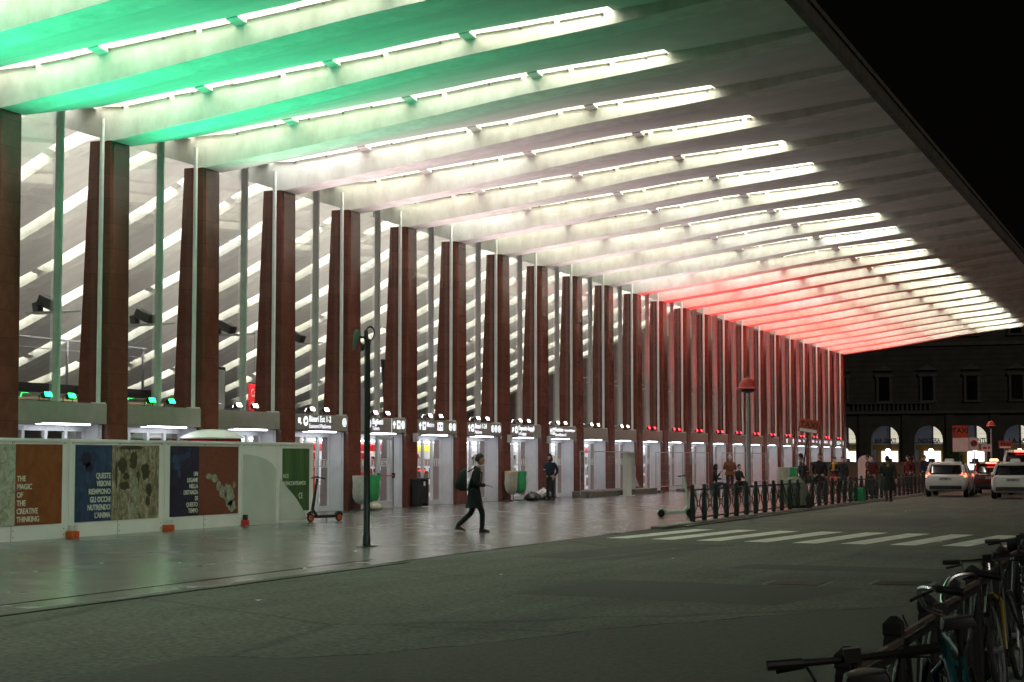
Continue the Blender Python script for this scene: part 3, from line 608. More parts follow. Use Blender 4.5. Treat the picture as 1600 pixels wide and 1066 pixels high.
M['asphalt_dark'] = mat('newer asphalt', (.078, .080, .064), (.048, .049, .040), .8, scale=16, bump=.8, bscale=24, contrast=(.3, .7))
M['tar'] = mat('tar seam', (.010, .010, .009), (.018, .018, .016), .9, scale=5, spec=.1)
b = MB()
for P in ([(17.0, 20.2), (20.4, 19.6), (20.9, 22.6), (17.3, 23.0)], [(14.2, 27.6), (16.0, 27.3), (16.6, 33.0), (14.9, 33.2)], [(18.2, 26.0), (22.4, 25.6), (22.5, 26.9), (18.3, 27.2)], [(15.4, 44.0), (18.6, 43.7), (18.9, 49.5), (15.6, 49.6)]): b.add([(x, y, -.0085) for x, y in P], [tuple(range(len(P)))])
struct('road_patch', b, M['patch'])
b = MB(); E_ = [(17.05, 12.9), (17.9, 13.0), (18.5, 13.85), (19.0, 14.9), (19.55, 16.5), (20.1, 17.3), (20.55, 18.2), (22.0, 20.4)]; P = []
for (x0, y0), (x1, y1) in zip(E_, E_[1:]):
    for q in range(6): f_ = q/6; P.append((x0+(x1-x0)*f_+rnd.uniform(-.05, .05), y0+(y1-y0)*f_+rnd.uniform(-.05, .05)))
P += [(23.15, 21.5), (23.15, -5), (16, -5)]
b.add([(x, y, -.0083) for x, y in P], [tuple(range(len(P)))]); struct('road_resurfacing', b, M['asphalt_dark'])
b = MB(); 
for p, q in zip(P[:42], P[1:43]):
    p_, q_ = Vector((*p, -.0045)), Vector((*q, -.0045)); d_ = (q_-p_).normalized(); n_ = Vector((-d_.y, d_.x, 0))*rnd.uniform(.006, .022); b.add([p_-n_, q_-n_, q_+n_, p_+n_], [(0, 1, 2, 3)])
struct('road_edge_crack', b, M['tar'])
b = MB(); b.box(12.30, 12.345, -6, 26.0, -.05, .0025); b.box(KX+.21, KX+.25, -6, 25.6, -.05, -.004); struct('gutter_joint', b, M['tar'])
for i, (x, y, lab) in enumerate([(19.9, 23.2, 'worn rectangular manhole cover in the open asphalt'), (21.2, 23.7, 'flat rectangular drain grate in the asphalt near the bicycles')]):
    t = thing('manhole_cover', (x, y, -.010), lab, 'manhole cover')
    b = MB(); b.box(-.42, .42, -.42, .42, -.02, .004); b.build('frame', M['kerb'], t); b = MB()
    for q in range(7): b.box(-.34, .34, -.36+q*.105, -.29+q*.105, .005, .013)
    b.build('cover', M['iron'], t)
for i in range(26):   # litter on the ground
    x, y = rnd.uniform(7, 21), rnd.uniform(17, 60); z = .003 if x < KX-.2 else (-.008 if x > 14 else .065)
    b = MB(); s_ = rnd.uniform(.02, .06); b.add([(x+rnd.uniform(-s_, s_), y-s_, z), (x+s_, y+rnd.uniform(-s_, s_), z+.012), (x, y+s_, z+.002), (x-s_, y, z+.006)], [(0, 1, 2, 3)]); tag(b.build('litter_scrap', M['white']), 'tiny white scrap of paper litter lying on the ground', 'litter', 'scraps of litter on the ground')

# ------------------------------------------------------------------ hoarding with posters
HX = 3.0
def hoard(y0, y1, label):
    t = thing('hoarding_panel', (HX, y0, 0), label, 'hoarding panel', 'white hoarding panels around the works'); w = y1-y0
    b = MB(); b.box(-.08, 0, .006, w-.006, 0, 1.99); b.build('board', M['board'], t)
    b = MB(); b.box(-.10, .018, .0, w, 1.985, 2.05); b.box(-.02, .012, .004, .05, 0, 1.985); b.box(-.02, .012, w-.05, w-.004, 0, 1.985); b.build('frame', M['board'], t, bevel=.006)
    b = MB()
    if w > 2: b.box(.0005, .0025, w/2-.006, w/2+.006, 0, .31); b.box(.0005, .0025, w/2-.006, w/2+.006, 1.93, 1.985)
    for yy in (.12, w*.5+.06, w-.12):
        for z in (.08, .2, 1.96): b.tube([(.0, yy, z), (.005, yy, z)], .012, 8)
    b.build('fixing', M['navy_plastic'], t)
    return t, w
def sheet(t, name, y0, y1, z0, z1, m, x=.004):
    b = MB(); b.box(x, x+.004, y0, y1, z0, z1); return b.build(name, m, t)
def blot(b, cy, cz, ry, rz, x, seed, n=18):
    r = random.Random(seed); P = [(cy+ry*math.cos(2*math.pi*i/n)*r.uniform(.75, 1.2), cz+rz*math.sin(2*math.pi*i/n)*r.uniform(.75, 1.2)) for i in range(n)]
    b.loft([[(x, p, q) for p, q in P], [(x+.002, p, q) for p, q in P]])
t, w = hoard(26.98, 30.68, 'hoarding panel with rust poster reading The magic of the creative thinking')
p = sheet(t, 'poster', .35, 3.49, .31, 1.93, M['p_orange']); sheet(t, 'photo_print', .35, 1.94, .31, 1.93, M['p_stone'], .0085)
for i, l in enumerate('THE MAGIC OF THE CREATIVE THINKING'.split()): text(l, .155, (.009, 2.0, 1.19-i*.163), M['cream_text'], p, sx=1.0, bold=.003)
t, w = hoard(30.70, 34.32, 'hoarding panel with blue poster reading Queste visioni riempiono gli occhi')
o0 = 30.70
p = sheet(t, 'poster', .22, 1.55, .31, 1.93, M['p_blue']); q = sheet(t, 'photo_print', 1.55, 3.40, .31, 1.93, M['p_carve'])
for i, l in enumerate(['QUESTE', 'VISIONI', 'RIEMPIONO', 'GLI OCCHI', 'NUTRENDO', "L'ANIMA"]): text(l, .165, (.009, 1.51, 1.22-i*.168), M['cream_text'], p, sx=.92, align='RIGHT', bold=.003)
b = MB()
for i, (cy, cz, a, c) in enumerate([(1.95, 1.50, .17, .17), (2.38, 1.60, .15, .22), (2.85, 1.35, .16, .2), (3.0, .95, .12, .15), (2.05, 1.05, .2, .10), (2.55, 1.20, .06, .2), (2.1, 1.25, .12, .08), (1.72, 1.3, .05, .3), (2.95, .7, .1, .1), (2.3, 1.88, .5, .05)]): blot(b, cy, cz, a, c, .0085, i)
b.build('ink_shapes', M['dark_blot'], q)
b = MB(); blot(b, .62, 1.62, .2, .16, .0085, 31); blot(b, .72, 1.45, .14, .10, .0085, 33); b.build('ink_shapes', M['p_violet'], p)
b = MB()
for i in range(3): blot(b, 2.38+.03*i, .55+.28*i, .13, .16, .0086, 40+i)
b.build('pale_shapes', M['pale_blot'], q)
t, w = hoard(34.34, 37.76, 'hoarding panel with violet and brown poster reading Un legame nella distanza')
p = sheet(t, 'poster', .22, 1.46, .31, 1.93, M['p_violet']); q = sheet(t, 'photo_print', 1.46, 3.28, .31, 1.93, M['p_brown'])
for i, l in enumerate(['UN', 'LEGAME', 'NELLA', 'DISTANZA', 'DI', 'QUESTO', 'TEMPO']): text(l, .14, (.009, 1.42, 1.235-i*.142), M['cream_text'], p, sx=.92, align='RIGHT', bold=.003)
b = MB()
for i, (cy, cz, a, c) in enumerate([(1.92, 1.22, .13, .07), (2.16, 1.17, .16, .09), (2.35, 1.0, .10, .12), (2.55, .83, .17, .16), (2.85, .72, .22, .26), (2.98, .50, .2, .14), (3.08, 1.0, .07, .08), (2.72, .98, .05, .07)]): blot(b, cy, cz, a, c, .0085, 50+i)
b.build('ink_shapes', M['pale_blot'], q)
b = MB()
for i, (cy, cz, a, c) in enumerate([(.45, 1.62, .25, .10), (.75, 1.66, .16, .08), (.95, 1.72, .10, .08), (.5, 1.45, .16, .1), (.6, 1.28, .1, .08), (1.05, 1.83, .04, .08)]): blot(b, cy, cz, a, c, .0085, 60+i)
b.build('ink_shapes', M['blue_blot'], p)
t, w = hoard(37.78, 39.58, 'blank hoarding panel printed with a pale grey curved band')
P = [(.05, .02), (1.74, .02), (1.74, 1.36), (1.55, 1.50), (1.2, 1.62), (.8, 1.70), (.4, 1.74), (.05, 1.75)]
b = MB(); b.loft([[(.004, y, z) for y, z in P], [(.007, y, z) for y, z in P]]); b.build('curved_band', M['board_grey'], t)
t, w = hoard(39.60, 41.52, 'end hoarding panel with green poster reading Nos reencontramos')
p = sheet(t, 'poster', .24, 1.70, .28, 1.90, M['p_green'])
P = [(.10, .06), (1.60, .06), (1.50, .18), (1.30, .36), (1.05, .56), (.8, .72), (.55, .86), (.32, 1.0), (.10, 1.14)]
b = MB(); b.loft([[(.0085, y, z) for y, z in P], [(.0105, y, z) for y, z in P]]); b.build('curved_band', M['board_grey'], t)
text('NOS', .15, (.010, .27, 1.14), M['cream_text'], p, sx=.95); text('REENCONTRAMOS', .15, (.010, .27, .95), M['cream_text'], p, sx=.95); text('CE', .22, (.0115, 1.12, .60), M['cream_text'], p, sx=.8)
b = MB(); b.box(-2.2, -.12, 1.78, 1.86, 0, 2.0); b.build('return_board', M['board'], t)
for y, lab, top in [(30.62, 'orange ballast block with white head under the rust poster edge', 'white'), (30.76, 'orange ballast block with white head under the blue poster edge', 'white'), (34.26, 'orange ballast block with white head below the carved rock print', 'white'), (34.40, 'orange ballast block with white head below the violet poster edge', 'white'), (37.77, 'small red ballast block with dark head at the foot of the blank hoarding panel', 'navy_plastic')]:
    t = thing('ballast_block', (HX+.13, y, 0), lab, 'ballast block', 'ballast blocks at the hoarding foot')
    b = MB(); b.box(-.08, .08, -.064, .064, 0, .14); b.build('base', M['red_paint'] if top == 'navy_plastic' else M['orange'], t, bevel=.015)
    b = MB(); b.box(-.05, .05, -.05, .05, .142, .27); b.build('lamp_head', M[top], t, bevel=.015)
t = thing('domed_booth', (.22, 41.0, 0), 'round booth with white domed roof and red sides behind the hoarding', 'booth')
b = MB(); b.lathe([(.86, 2.17), (.86, 2.20), (.78, 2.25), (.62, 2.33), (.4, 2.39), (.15, 2.42), (.02, 2.425)], n=28); b.build('roof', M['white'], t, smooth=True)
b = MB(); b.lathe([(.78, .02), (.78, 2.165)], n=28); b.build('wall', M['red_sheet'], t, smooth=True)
b = MB()
for i in range(6): a = i*math.pi/3+.2; b.tube([(.79*math.cos(a), .79*math.sin(a), 0), (.79*math.cos(a), .79*math.sin(a), 2.165)], .035, 6)
b.build('frame_post', M['navy_plastic'], t)

# ------------------------------------------------------------------ lamp posts
t = thing('camera_post', (10.42, 29.6, 0), 'slim dark green post with a broken lamp shade and a ring on top', 'post')
b = MB(); b.lathe([(.20, 0), (.20, .015), (.075, .03), (.075, .20), (.062, .22), (.06, 1.5), (.052, 3.6), (.05, 3.78)], n=16); b.build('pole', M['post_green'], t, smooth=True)
dx, dy = math.cos(R(21.35)), math.sin(R(21.35))
b = MB(); b.ring((0, 0, 0), .115, .016, 'y', 24, 8)
ro = b.build('ring', M['post_green'], t, smooth=True); ro.location = (.04*dx, .04*dy, 3.98); ro.rotation_euler = (0, R(8), R(21.35+18)); ro.scale = (.75, 1, 1.15)
b = MB(); b.tube([(0, 0, 3.76), (0, 0, 3.86), (-.03, 0, 3.90), (-.035, 0, 4.05)], [.055, .06, .045, .035], 10); b.tube([(0, 0, 3.9), (-.16*dx, -.16*dy, 3.92)], .022, 8); b.build('arm', M['post_green'], t, smooth=True)
b = MB(); b.tube([(-.19*dx, -.19*dy, 4.06), (-.20*dx, -.20*dy, 4.0), (-.225*dx, -.225*dy, 3.86), (-.255*dx, -.255*dy, 3.71), (-.26*dx, -.26*dy, 3.68)], [.03, .06, .05, .022, .016], 12); b.build('lamp_shade', M['green_lamp'], t, smooth=True)
def red_lamp(x, y, lab):
    t = thing('street_lamp', (x, y, 0), lab, 'street lamp', 'red domed street lamps')
    b = MB(); b.lathe([(.14, 0), (.14, .03), (.07, .06), (.06, 2), (.05, 3.62), (.05, 3.66)], n=12); b.build('pole', M['steel'], t, smooth=True)
    b = MB(); b.lathe([(.34, 3.74), (.335, 3.765), (.27, 3.80), (.25, 3.90), (.19, 4.0), (.10, 4.07), (.03, 4.09), (.025, 4.13)], n=20); b.build('lamp_shade', M['red_paint'], t, smooth=True)
    b = MB(); b.lathe([(.10, 3.62), (.20, 3.66), (.22, 3.738)], n=14); b.build('lamp_bowl', M['navy_plastic'], t, smooth=True)
red_lamp(12.2, 52.1, 'red domed street lamp rising behind the pavement railing near the mint scooter')
red_lamp(12.2, 119, 'distant red domed street lamp in front of the dark arcade building')

# ------------------------------------------------------------------ railings
def post_mesh():
    b = MB(); b.loft([[(sx*r, sy*r, z) for sx, sy in ((-1, -1), (1, -1), (1, 1), (-1, 1))] for r, z in ((.052, 0), (.060, .10), (.058, .35), (.040, .84), (.036, .86), (.042, .87), (.042, .915), (.012, .945))]); return b.mesh('post', M['iron'], bevel=.004)
def rail_panel(L_):
    b = MB(); a, c = .055, L_-.055; m = L_/2
    b.tube([(0, a, .80), (0, c, .80)], .021, 6); b.tube([(0, a, .10), (0, c, .10)], .021, 6)
    for p, q in [((a, .80), (m-.12, .52)), ((c, .80), (m+.12, .52)), ((a, .10), (m-.12, .38)), ((c, .10), (m+.12, .38))]: b.tube([(0, p[0], p[1]), (0, q[0], q[1])], .017, 5)
    b.tube([(0, m-.12, .52), (0, m+.12, .52)], .017, 5); b.tube([(0, m-.12, .38), (0, m+.12, .38)], .017, 5); b.tube([(0, m-.12, .38), (0, m-.12, .52)], .017, 5); b.tube([(0, m+.12, .38), (0, m+.12, .52)], .017, 5)
    b.tube([(0, m-.12, .52), (0, m-.30, .80)], .013, 5); b.tube([(0, m+.12, .52), (0, m+.30, .80)], .013, 5)
    return b.mesh('lattice', M['iron'])
pm = post_mesh(); LS = 1.13; lm = rail_panel(LS)
t = thing('kerb_railing', (13.02, 42.85, .05), 'long black lattice railing along the kerb between pavement and taxi lane', 'railing', 'black lattice railings')
for i in range(58):
    put('post', pm, t, (0, i*LS, 0))
    if i < 57: put('lattice', lm, t, (0, i*LS, 0))
t = thing('bicycle_railing', (23.70, 6.40, .03), 'near dark lattice railing with bicycles leaning against it', 'railing', 'black lattice railings')
LS2 = 1.27; lm2 = rail_panel(LS2); tr = MB(); tr.box(-.02, .02, .04, LS2-.04, .845, .885); tr_me = tr.mesh('top_rail', M['red_sheet'])
trm = MB(); trm.box(-.012, .012, .045, LS2-.045, .832, .856); tr_me = trm.mesh('top_rail', mat('weathered rail paint', (.13, .09, .07), (.07, .05, .04), .6, scale=6))
for i in range(14):
    put('post', pm, t, (-.039*i, i*LS2, 0))
    if i < 13: put('lattice', lm2, t, (-.039*i, i*LS2, 0)); put('top_rail', tr_me, t, (-.039*i, i*LS2, 0))

# ------------------------------------------------------------------ mesh fences by the doors
def site_fence(y0, L_, lab, x=1.0):
    t = thing('site_fence', (x, y0, 0), lab, 'site fence', 'temporary wire fences before the doors')
    b = MB(); b.tube([(0, 0, .12), (0, 0, 1.93), (0, L_, 1.93), (0, L_, .12)], .021, 6); b.tube([(0, 0, .30), (0, L_, .30)], .021, 6); b.build('frame', M['steel'], t, smooth=True)
    b = MB()
    n = int(L_/.16)
    for i in range(1, n): b.tube([(0, i*L_/n, .30), (0, i*L_/n, 1.93)], .0022, 3, caps=False)
    for z in (.6, 1.0, 1.4, 1.7): b.tube([(0, 0, z), (0, L_, z)], .0025, 3, caps=False)
    b.build('wire_mesh', M['steel'], t)
    for yy in (.1, L_-.1):
        b = MB(); b.box(-.28, .28, yy-.12, yy+.12, 0, .13); b.build('foot', M['kerb'], t, bevel=.02)
site_fence(69.2, 7.0, 'wire site fence nearest the hooded man, across the tenth doorway', .9)
site_fence(79.8, 4.6, 'wire site fence just beyond the grey totem', 1.0)
site_fence(84.5, 4.5, 'wire site fence behind the mint scooter handlebar', 1.1)
site_fence(92.2, 5.4, 'wire site fence behind the man in the brown coat', 1.0)
site_fence(97.8, 5.2, 'wire site fence farthest along, behind the near red street lamp', 1.0)
b = MB(); b.box(.5, 1.25, 69.3, 79.2, 0, .26); tag(b.build('plinth', M['kerb'], bevel=.02), 'low pale stone plinth under the wire fence', 'plinth')

# ------------------------------------------------------------------ waste bag stands
def bag_stand(x, y, bag, rim, lab, seed, h=1.08, w=.24):
    t = thing('bag_stand', (x, y, 0), lab, 'waste bag', 'waste bag stands')
    b = MB(); b.ring((0, 0, h), w, .022, 'z', 20, 6); b.build('rim', M[rim], t, smooth=True)
    b = MB(); b.tube([(-w, 0, h), (-w-.02, 0, .02)], .018, 6); b.lathe([(.20, 0), (.20, .03), (.03, .05)], c=(-w+.1, 0, 0), n=12); b.build('stand', M['iron'], t)
    b = MB(); b.lathe([(w*1.03, h+.015), (w*1.06, h-.06), (w*1.0, h-.2), (w*1.02, h-.45), (w*.95, h-.66), (w*.7, h-.80), (w*.2, h-.86), (.01, h-.865)], n=22, jit=.11, seed=seed); b.build('bag', M[bag], t, smooth=True, angle=60)
bag_stand(.50, 49.45, 'white bag', 'white bag', 'white rubbish bag on a ring stand behind the green post', 1, 1.08, .25)
bag_stand(.42, 50.45, 'green bag', 'green bag', 'bright green rubbish bag on a ring stand beside the open door', 2, 1.10, .24)
bag_stand(.40, 62.6, 'clear bag', 'rim orange', 'clear rubbish bag with an orange rim by the heap of sacks', 3, 1.13, .24)
bag_stand(.30, 63.75, 'green bag', 'green bag', 'green rubbish bag beside the orange rimmed bag', 4, 1.13, .25)
bag_stand(8.6, 75.0, 'green bag', 'green bag', 'green rubbish bag on a stand behind the kerb railing', 5, 1.24, .16)
bag_stand(8.25, 74.6, 'clear bag', 'white bag', 'pale rubbish bag on a stand behind the kerb railing', 6, 1.24, .22)
def sack(x, y, r, m, lab, seed, sc=(1, 1.2, .7)):
    b = MB(); b.lathe([(r*.5, .0), (r*.95, .06*r/.3), (r*1.0, r*.4), (r*.8, r*.75), (r*.4, r*1.0), (r*.1, r*1.12), (r*.14, r*1.22)], c=(x, y, 0), n=18, jit=.12, seed=seed, sx=sc[0], sy=sc[1]); tag(b.build('rubbish_sack', M[m], smooth=True, angle=70), lab, 'sack', 'rubbish sacks on the ground')
sack(.85, 63.6, .30, 'black bag', 'black rubbish sack slumped below the orange rimmed bag', 11); sack(.70, 64.3, .28, 'dark tarp', 'dark grey sack between the black and white sacks', 12); sack(.60, 65.6, .40, 'white bag', 'white rubbish sack on the ground beside the hooded man', 13, (.8, 1, .7)); sack(.95, 65.2, .30, 'black bag', 'black sack lying before the white sack', 14, (1, 1.5, .5)); sack(.62, 50.2, .26, 'clear bag', 'pale sack stuffed under the white and green bag stands', 15)
t = thing('rubbish_bin', (.30, 54.05, 0), 'slim black litter bin before the Metro doorway', 'bin')
b = MB(); b.box(-.16, .16, 0, .18, .02, .92); b.box(-.16, .16, .52, .70, .02, .92); b.box(-.15, .15, .18, .52, .12, .90); b.build('bin_body', M['black'], t, bevel=.02); b = MB(); b.box(-.18, .18, -.02, .72, .922, .98); b.build('lid', M['navy_plastic'], t, bevel=.02); b = MB(); b.box(.152, .16, .28, .42, .72, .86); b.build('notice', M['alu_white'], t)
t = thing('ash_bin', (.85, 65.55, 0), 'slim dark ash bin beside the hooded man', 'bin'); t.location = (.35, 67.3, 0)
b = MB(); b.box(-.12, .12, -.12, .12, .0, .88); b.build('bin_body', M['black'], t, bevel=.02); b = MB(); b.box(-.18, .30, -.16, .16, .882, .92); b.build('lid', M['steel'], t, bevel=.01)
# open door leaf with red push bar
t = thing('open_door', (-.55, yR(5)+1.35, 0), 'glass door leaf standing open with a red push bar', 'door')
t.location = (.12, 51.3, 0); t.rotation_euler = (0, 0, R(4))
b = MB(); w = 1.45
b.box(-.03, .03, 0, .09, .02, 2.36); b.box(-.03, .03, w-.09, w, .02, 2.36); b.box(-.028, .028, .09, w-.09, 2.26, 2.355); b.box(-.028, .028, .09, w-.09, .025, .26); b.build('leaf_frame', M['alu_white'], t, bevel=.006)
b = MB(); b.add([(0, .09, .26), (0, w-.09, .26), (0, w-.09, 2.26), (0, .09, 2.26)], [(0, 1, 2, 3)]); b.build('pane', M['glass'], t)
b = MB(); b.tube([(.09, .05, 1.08), (.09, w-.05, 1.08)], .022, 8); b.build('push_bar', M['red_paint'], t); b = MB(); b.box(.03, .12, .02, .10, 1.0, 1.16); b.box(.03, .12, w-.10, w-.02, 1.0, 1.16); b.box(-.04, .04, w, w+.05, .02, 2.36); b.build('latch', M['black'], t)
b = MB()
for i in range(4): yy = .2+i*.28; b.add([(.006, yy, 1.52), (.006, yy+.14, 1.60), (.006, yy+.14, 1.44)], [(0, 1, 2)]); 
b.add([(.004, .1, 1.40), (.004, w-.1, 1.40), (.004, w-.1, 1.42), (.004, .1, 1.42)], [(0, 1, 2, 3)]); b.add([(.004, .1, 1.62), (.004, w-.1, 1.62), (.004, w-.1, 1.64), (.004, .1, 1.64)], [(0, 1, 2, 3)]); b.build('safety_band', M['white'], t)
# totem and wrapped thing
t = thing('info_totem', (1.55, 73.6, 0), 'plain pale grey upright totem standing on the paving', 'totem')
b = MB(); b.box(-.10, .10, -.32, .32, .03, 1.86); b.build('panel', M['board_grey'], t, bevel=.01); b = MB(); b.box(-.2, .2, -.5, .5, 0, .032); b.build('base', M['alu'], t, bevel=.01); b = MB(); b.box(-.2, .2, -.40, .55, 1.865, 1.90); b.build('cap', M['alu_white'], t)
b = MB(); rr = []
for q in range(12):
    z = 1.92-q*.145; sp = .45+.06*q; rr.append([(.98+.07*math.sin(u*2.4+q*.35)+.03*math.sin(u*5.1), 75.9+(u/9-.5)*2*sp+.05*math.sin(q*1.3), z+.04*math.sin(u*1.7)) for u in range(10)])
b.loft(rr, caps=False, closed=False); tag(b.build('plastic_sheet', M['film'], smooth=True, angle=80), 'creased clear plastic sheet hung over the wire fence behind the grey totem', 'plastic sheet')
t = thing('map_totem', (7.3, 100, 0), 'white round-topped map pillar beyond the railing', 'totem')
b = MB(); P = [(-.42, .0), (.42, .0), (.42, 1.45)]+[(.42*math.cos(a), 1.45+.36*math.sin(a)) for a in [math.pi*i/8 for i in range(1, 8)]]+[(-.42, 1.45)]
b.loft([[(p, -.05, z) for p, z in P], [(p, .05, z) for p, z in P]]); b.build('panel', M['alu_white'], t); b = MB(); b.box(-.30, .0, -.058, -.052, .3, 1.5); b.build('map_face', M['board_grey'], t)

# ------------------------------------------------------------------ scooters
def scooter(loc, rz, frame, wheel, lab, steer=0, lean=0):
    t = thing('electric_scooter', loc, lab, 'scooter', 'parked electric scooters'); t.rotation_euler = (0, lean, rz)
    def wh(y): 
        b = MB(); b.ring((0, y, .115), .088, .028, 'x', 24, 8); o = b.build('tyre', M['rubber'], t, smooth=True); b = MB(); b.disc((0, y, .115), .074, .05); b.disc((0, y, .115), .03, .08); b.build('rim', M[wheel], o)
    wh(0); wh(.98)   # rear, front
    b = MB(); b.box(-.08, .08, .14, .80, .105, .185); b.tube([(0, .76, .15), (0, .88, .28), (0, .93, .36)], .04, 8); b.build('deck', M[frame], t, bevel=.015)
    b = MB(); b.tube([(0, .925, .30), (0, .79, 1.12)], [.042, .032], 10); b.tube([(-.055, .98, .115), (-.05, .95, .27), (.05, .95, .27), (.055, .98, .115)], .013, 6); b.build('stem', M[frame], t, smooth=True)
    b = MB(); b.tube([(-.24, .75, 1.13), (-.08, .785, 1.15), (.08, .785, 1.15), (.24, .75, 1.13)], .014, 8); b.tube([(-.25, .745, 1.13), (-.14, .77, 1.142)], .02, 8); b.tube([(.25, .745, 1.13), (.14, .77, 1.142)], .02, 8); b.cbox((0, .80, 1.16), (.08, .06, .04)); b.tube([(.12, .80, 1.14), (.18, .85, 1.11)], .008, 5); b.build('handlebar', M['black'], t, smooth=True)
    b = MB(); b.tube([(0, -.13, .17), (0, -.05, .245), (0, .06, .245), (0, .14, .19)], .03, 6); b.tube([(0, .93, .27), (0, 1.02, .245), (0, 1.09, .2)], .03, 6); b.build('mudguard', M[frame], t, smooth=True)
    b = MB(); b.tube([(-.05, .5, .12), (-.16, .55, .005)], .01, 5); b.build('kickstand', M['black'], t)
scooter((3.86, 41.35, 0), R(159), 'iron', 'orange', 'dark electric scooter with orange wheels parked beside the green poster', lean=R(-2))
scooter((10.95, 47.05, 0), R(-38), 'scoot_green', 'black', 'mint green electric scooter parked at the end of the kerb railing', lean=R(2))

# ------------------------------------------------------------------ people
def skin_mesh(name, pts, edges, radii, m, sub=1):
    me = bpy.data.meshes.new(name); me.from_pydata(pts, edges, []); o = bpy.data.objects.new(name, me); C.objects.link(o)
    o.modifiers.new('Skin', 'SKIN'); sv = me.skin_vertices[0].data
    for i, r in enumerate(radii): sv[i].radius = r if isinstance(r, tuple) else (r, r); sv[i].use_root = (i == 0)
    sb_ = o.modifiers.new('Subsurf', 'SUBSURF'); sb_.levels = sub; sb_.render_levels = sub
    dg = bpy.context.evaluated_depsgraph_get(); res = bpy.data.meshes.new_from_object(o.evaluated_get(dg), depsgraph=dg)
    bpy.data.objects.remove(o); res.materials.clear(); res.materials.append(m)
    for p in res.polygons: p.use_smooth = True; p.material_index = 0
    return res
def merge(a, b):
    bm = bmesh.new(); bm.from_mesh(a); bm.from_mesh(b); bm.to_mesh(a); bm.free()
    for p in a.polygons: p.use_smooth = True
    return a
def limb(p, d, L_): return p+d.normalized()*L_
def person(label, loc, rz, top='black cloth', legs='black cloth', h=1.74, pose='stand', coat=0.0, hood=False, hat=None, mask=False, scarf=None, hair='hair', shoes='black', arm_l=None, arm_r=None, stride=0, group=None, head_turn=0, wide=1.0):
    """local frame: facing +Y, x to the figure's right hand side; lengths for a 1.74 m figure"""
    t = thing('person', loc, label, 'person', group); t.rotation_euler = (0, 0, rz); k = h/1.74; t.scale = (k, k, k)
    V_ = Vector
    seat = pose == 'sit'
    hz = .50 if seat else .90+(-.02 if stride else 0)
    pel = V_((0, 0, hz)); wai = V_((0, .0 if not seat else -.02, hz+.17)); che = V_((0, .0 if not seat else .02, hz+.38)); nb = V_((0, .01, hz+.53)); nt = V_((0, .025, hz+.62)); J = {}
    if stride: che.y += .03; nb.y += .05; nt.y += .08
    for s, nm in ((-1, 'l'), (1, 'r')):
        hip = V_((s*.095*wide, 0, hz-.03)); 
        if seat: kn = V_((s*.13, .42, .50)); an = V_((s*.12, .40 if s < 0 else .48, .09))
        elif stride:
            f_ = stride*s
            kn = hip+V_((0, .20*f_+.06, -.42)); an = kn+V_((0, .14*f_-.10 if f_ > 0 else -.30, -.40 if f_ > 0 else -.33))
            if f_ < 0: an.z = max(an.z, .13)
            else: an.z = .085
        else: kn = V_((s*.105, .02, .49)); an = V_((s*.115, -.01, .085))
        sh = V_((s*.185*wide, nb.y-.01, hz+.485))
        spec = arm_l if s < 0 else arm_r
        if spec == 'bend': el = sh+V_((s*.06, -.03, -.28)); wr = el+V_((-s*.10, .20, .06))
        elif spec == 'forward': el = sh+V_((s*.05, -.02, -.29)); wr = el+V_((-s*.03, .23, -.03))
        elif spec == 'face': el = sh+V_((s*.06, .10, -.25)); wr = el+V_((-s*.14, .14, .24))
        elif spec == 'back': el = sh+V_((s*.04, -.12, -.25)); wr = el+V_((0, -.05, -.24))
        elif spec == 'pocket': el = sh+V_((s*.09, -.07, -.27)); wr = el+V_((-s*.07, .12, -.19))
        elif spec == 'lap': el = sh+V_((s*.06, .06, -.26)); wr = el+V_((-s*.10, .22, -.02))
        else: el = sh+V_((s*.05, -.01, -.29)); wr = el+V_((s*.0, .05, -.25))
        J[nm] = (hip, kn, an, sh, el, wr)
    # body: one continuous skin
    pts = [pel, wai, che, nb, nt]; ed = [(0, 1), (1, 2), (2, 3), (3, 4)]; ra = [(.13, .10), (.125, .09), (.15, .10), (.06, .06), (.052, .055)]
    for nm in 'lr':
        hip, kn, an, sh, el, wr = J[nm]; o = len(pts)
        toe = an+V_((0, .12, -.045))
        pts += [hip, kn, an, toe, sh, el, wr]; ed += [(0, o), (o, o+1), (o+1, o+2), (o+2, o+3), (2, o+4), (o+4, o+5), (o+5, o+6)]; ra += [.075, .05, .035, .03, .055, .038, .026]
    body = skin_mesh('body', [tuple(p) for p in pts], ed, ra, M['skin'])
    hd = MB()
    hc = nt+V_((0, .02, .115))
    rings = []
    for i in range(11):
        a = -math.pi/2+math.pi*i/10; z = .125*math.sin(a); r = math.cos(a)
        wx = .074*max(r, .05)*(1 if z > -.02 else 1-.9*abs(z+.02)); wy = .092*max(r, .05)
        rings.append([(hc.x+wx*math.cos(2*math.pi*j/14), hc.y+wy*math.sin(2*math.pi*j/14)+(.012 if z < -.03 else 0), hc.z+z) for j in range(14)])
    hd.loft(rings)
    hd.loft([[(hc.x-.012, hc.y+.085, hc.z+.02), (hc.x+.012, hc.y+.085, hc.z+.02), (hc.x, hc.y+.092, hc.z+.03)], [(hc.x-.017, hc.y+.088, hc.z-.03), (hc.x+.017, hc.y+.088, hc.z-.03), (hc.x, hc.y+.118, hc.z-.025)]])
    for s in (-1, 1): hd.ball((hc.x+s*.076, hc.y-.005, hc.z), .028, 8, (.4, .8, 1.1)); hd.ball((hc.x+s*.03, hc.y+.083, hc.z+.018), .012, 6)
    hd.tube([(hc.x-.022, hc.y+.088, hc.z-.058), (hc.x, hc.y+.094, hc.z-.058), (hc.x+.022, hc.y+.088, hc.z-.058)], .006, 5)
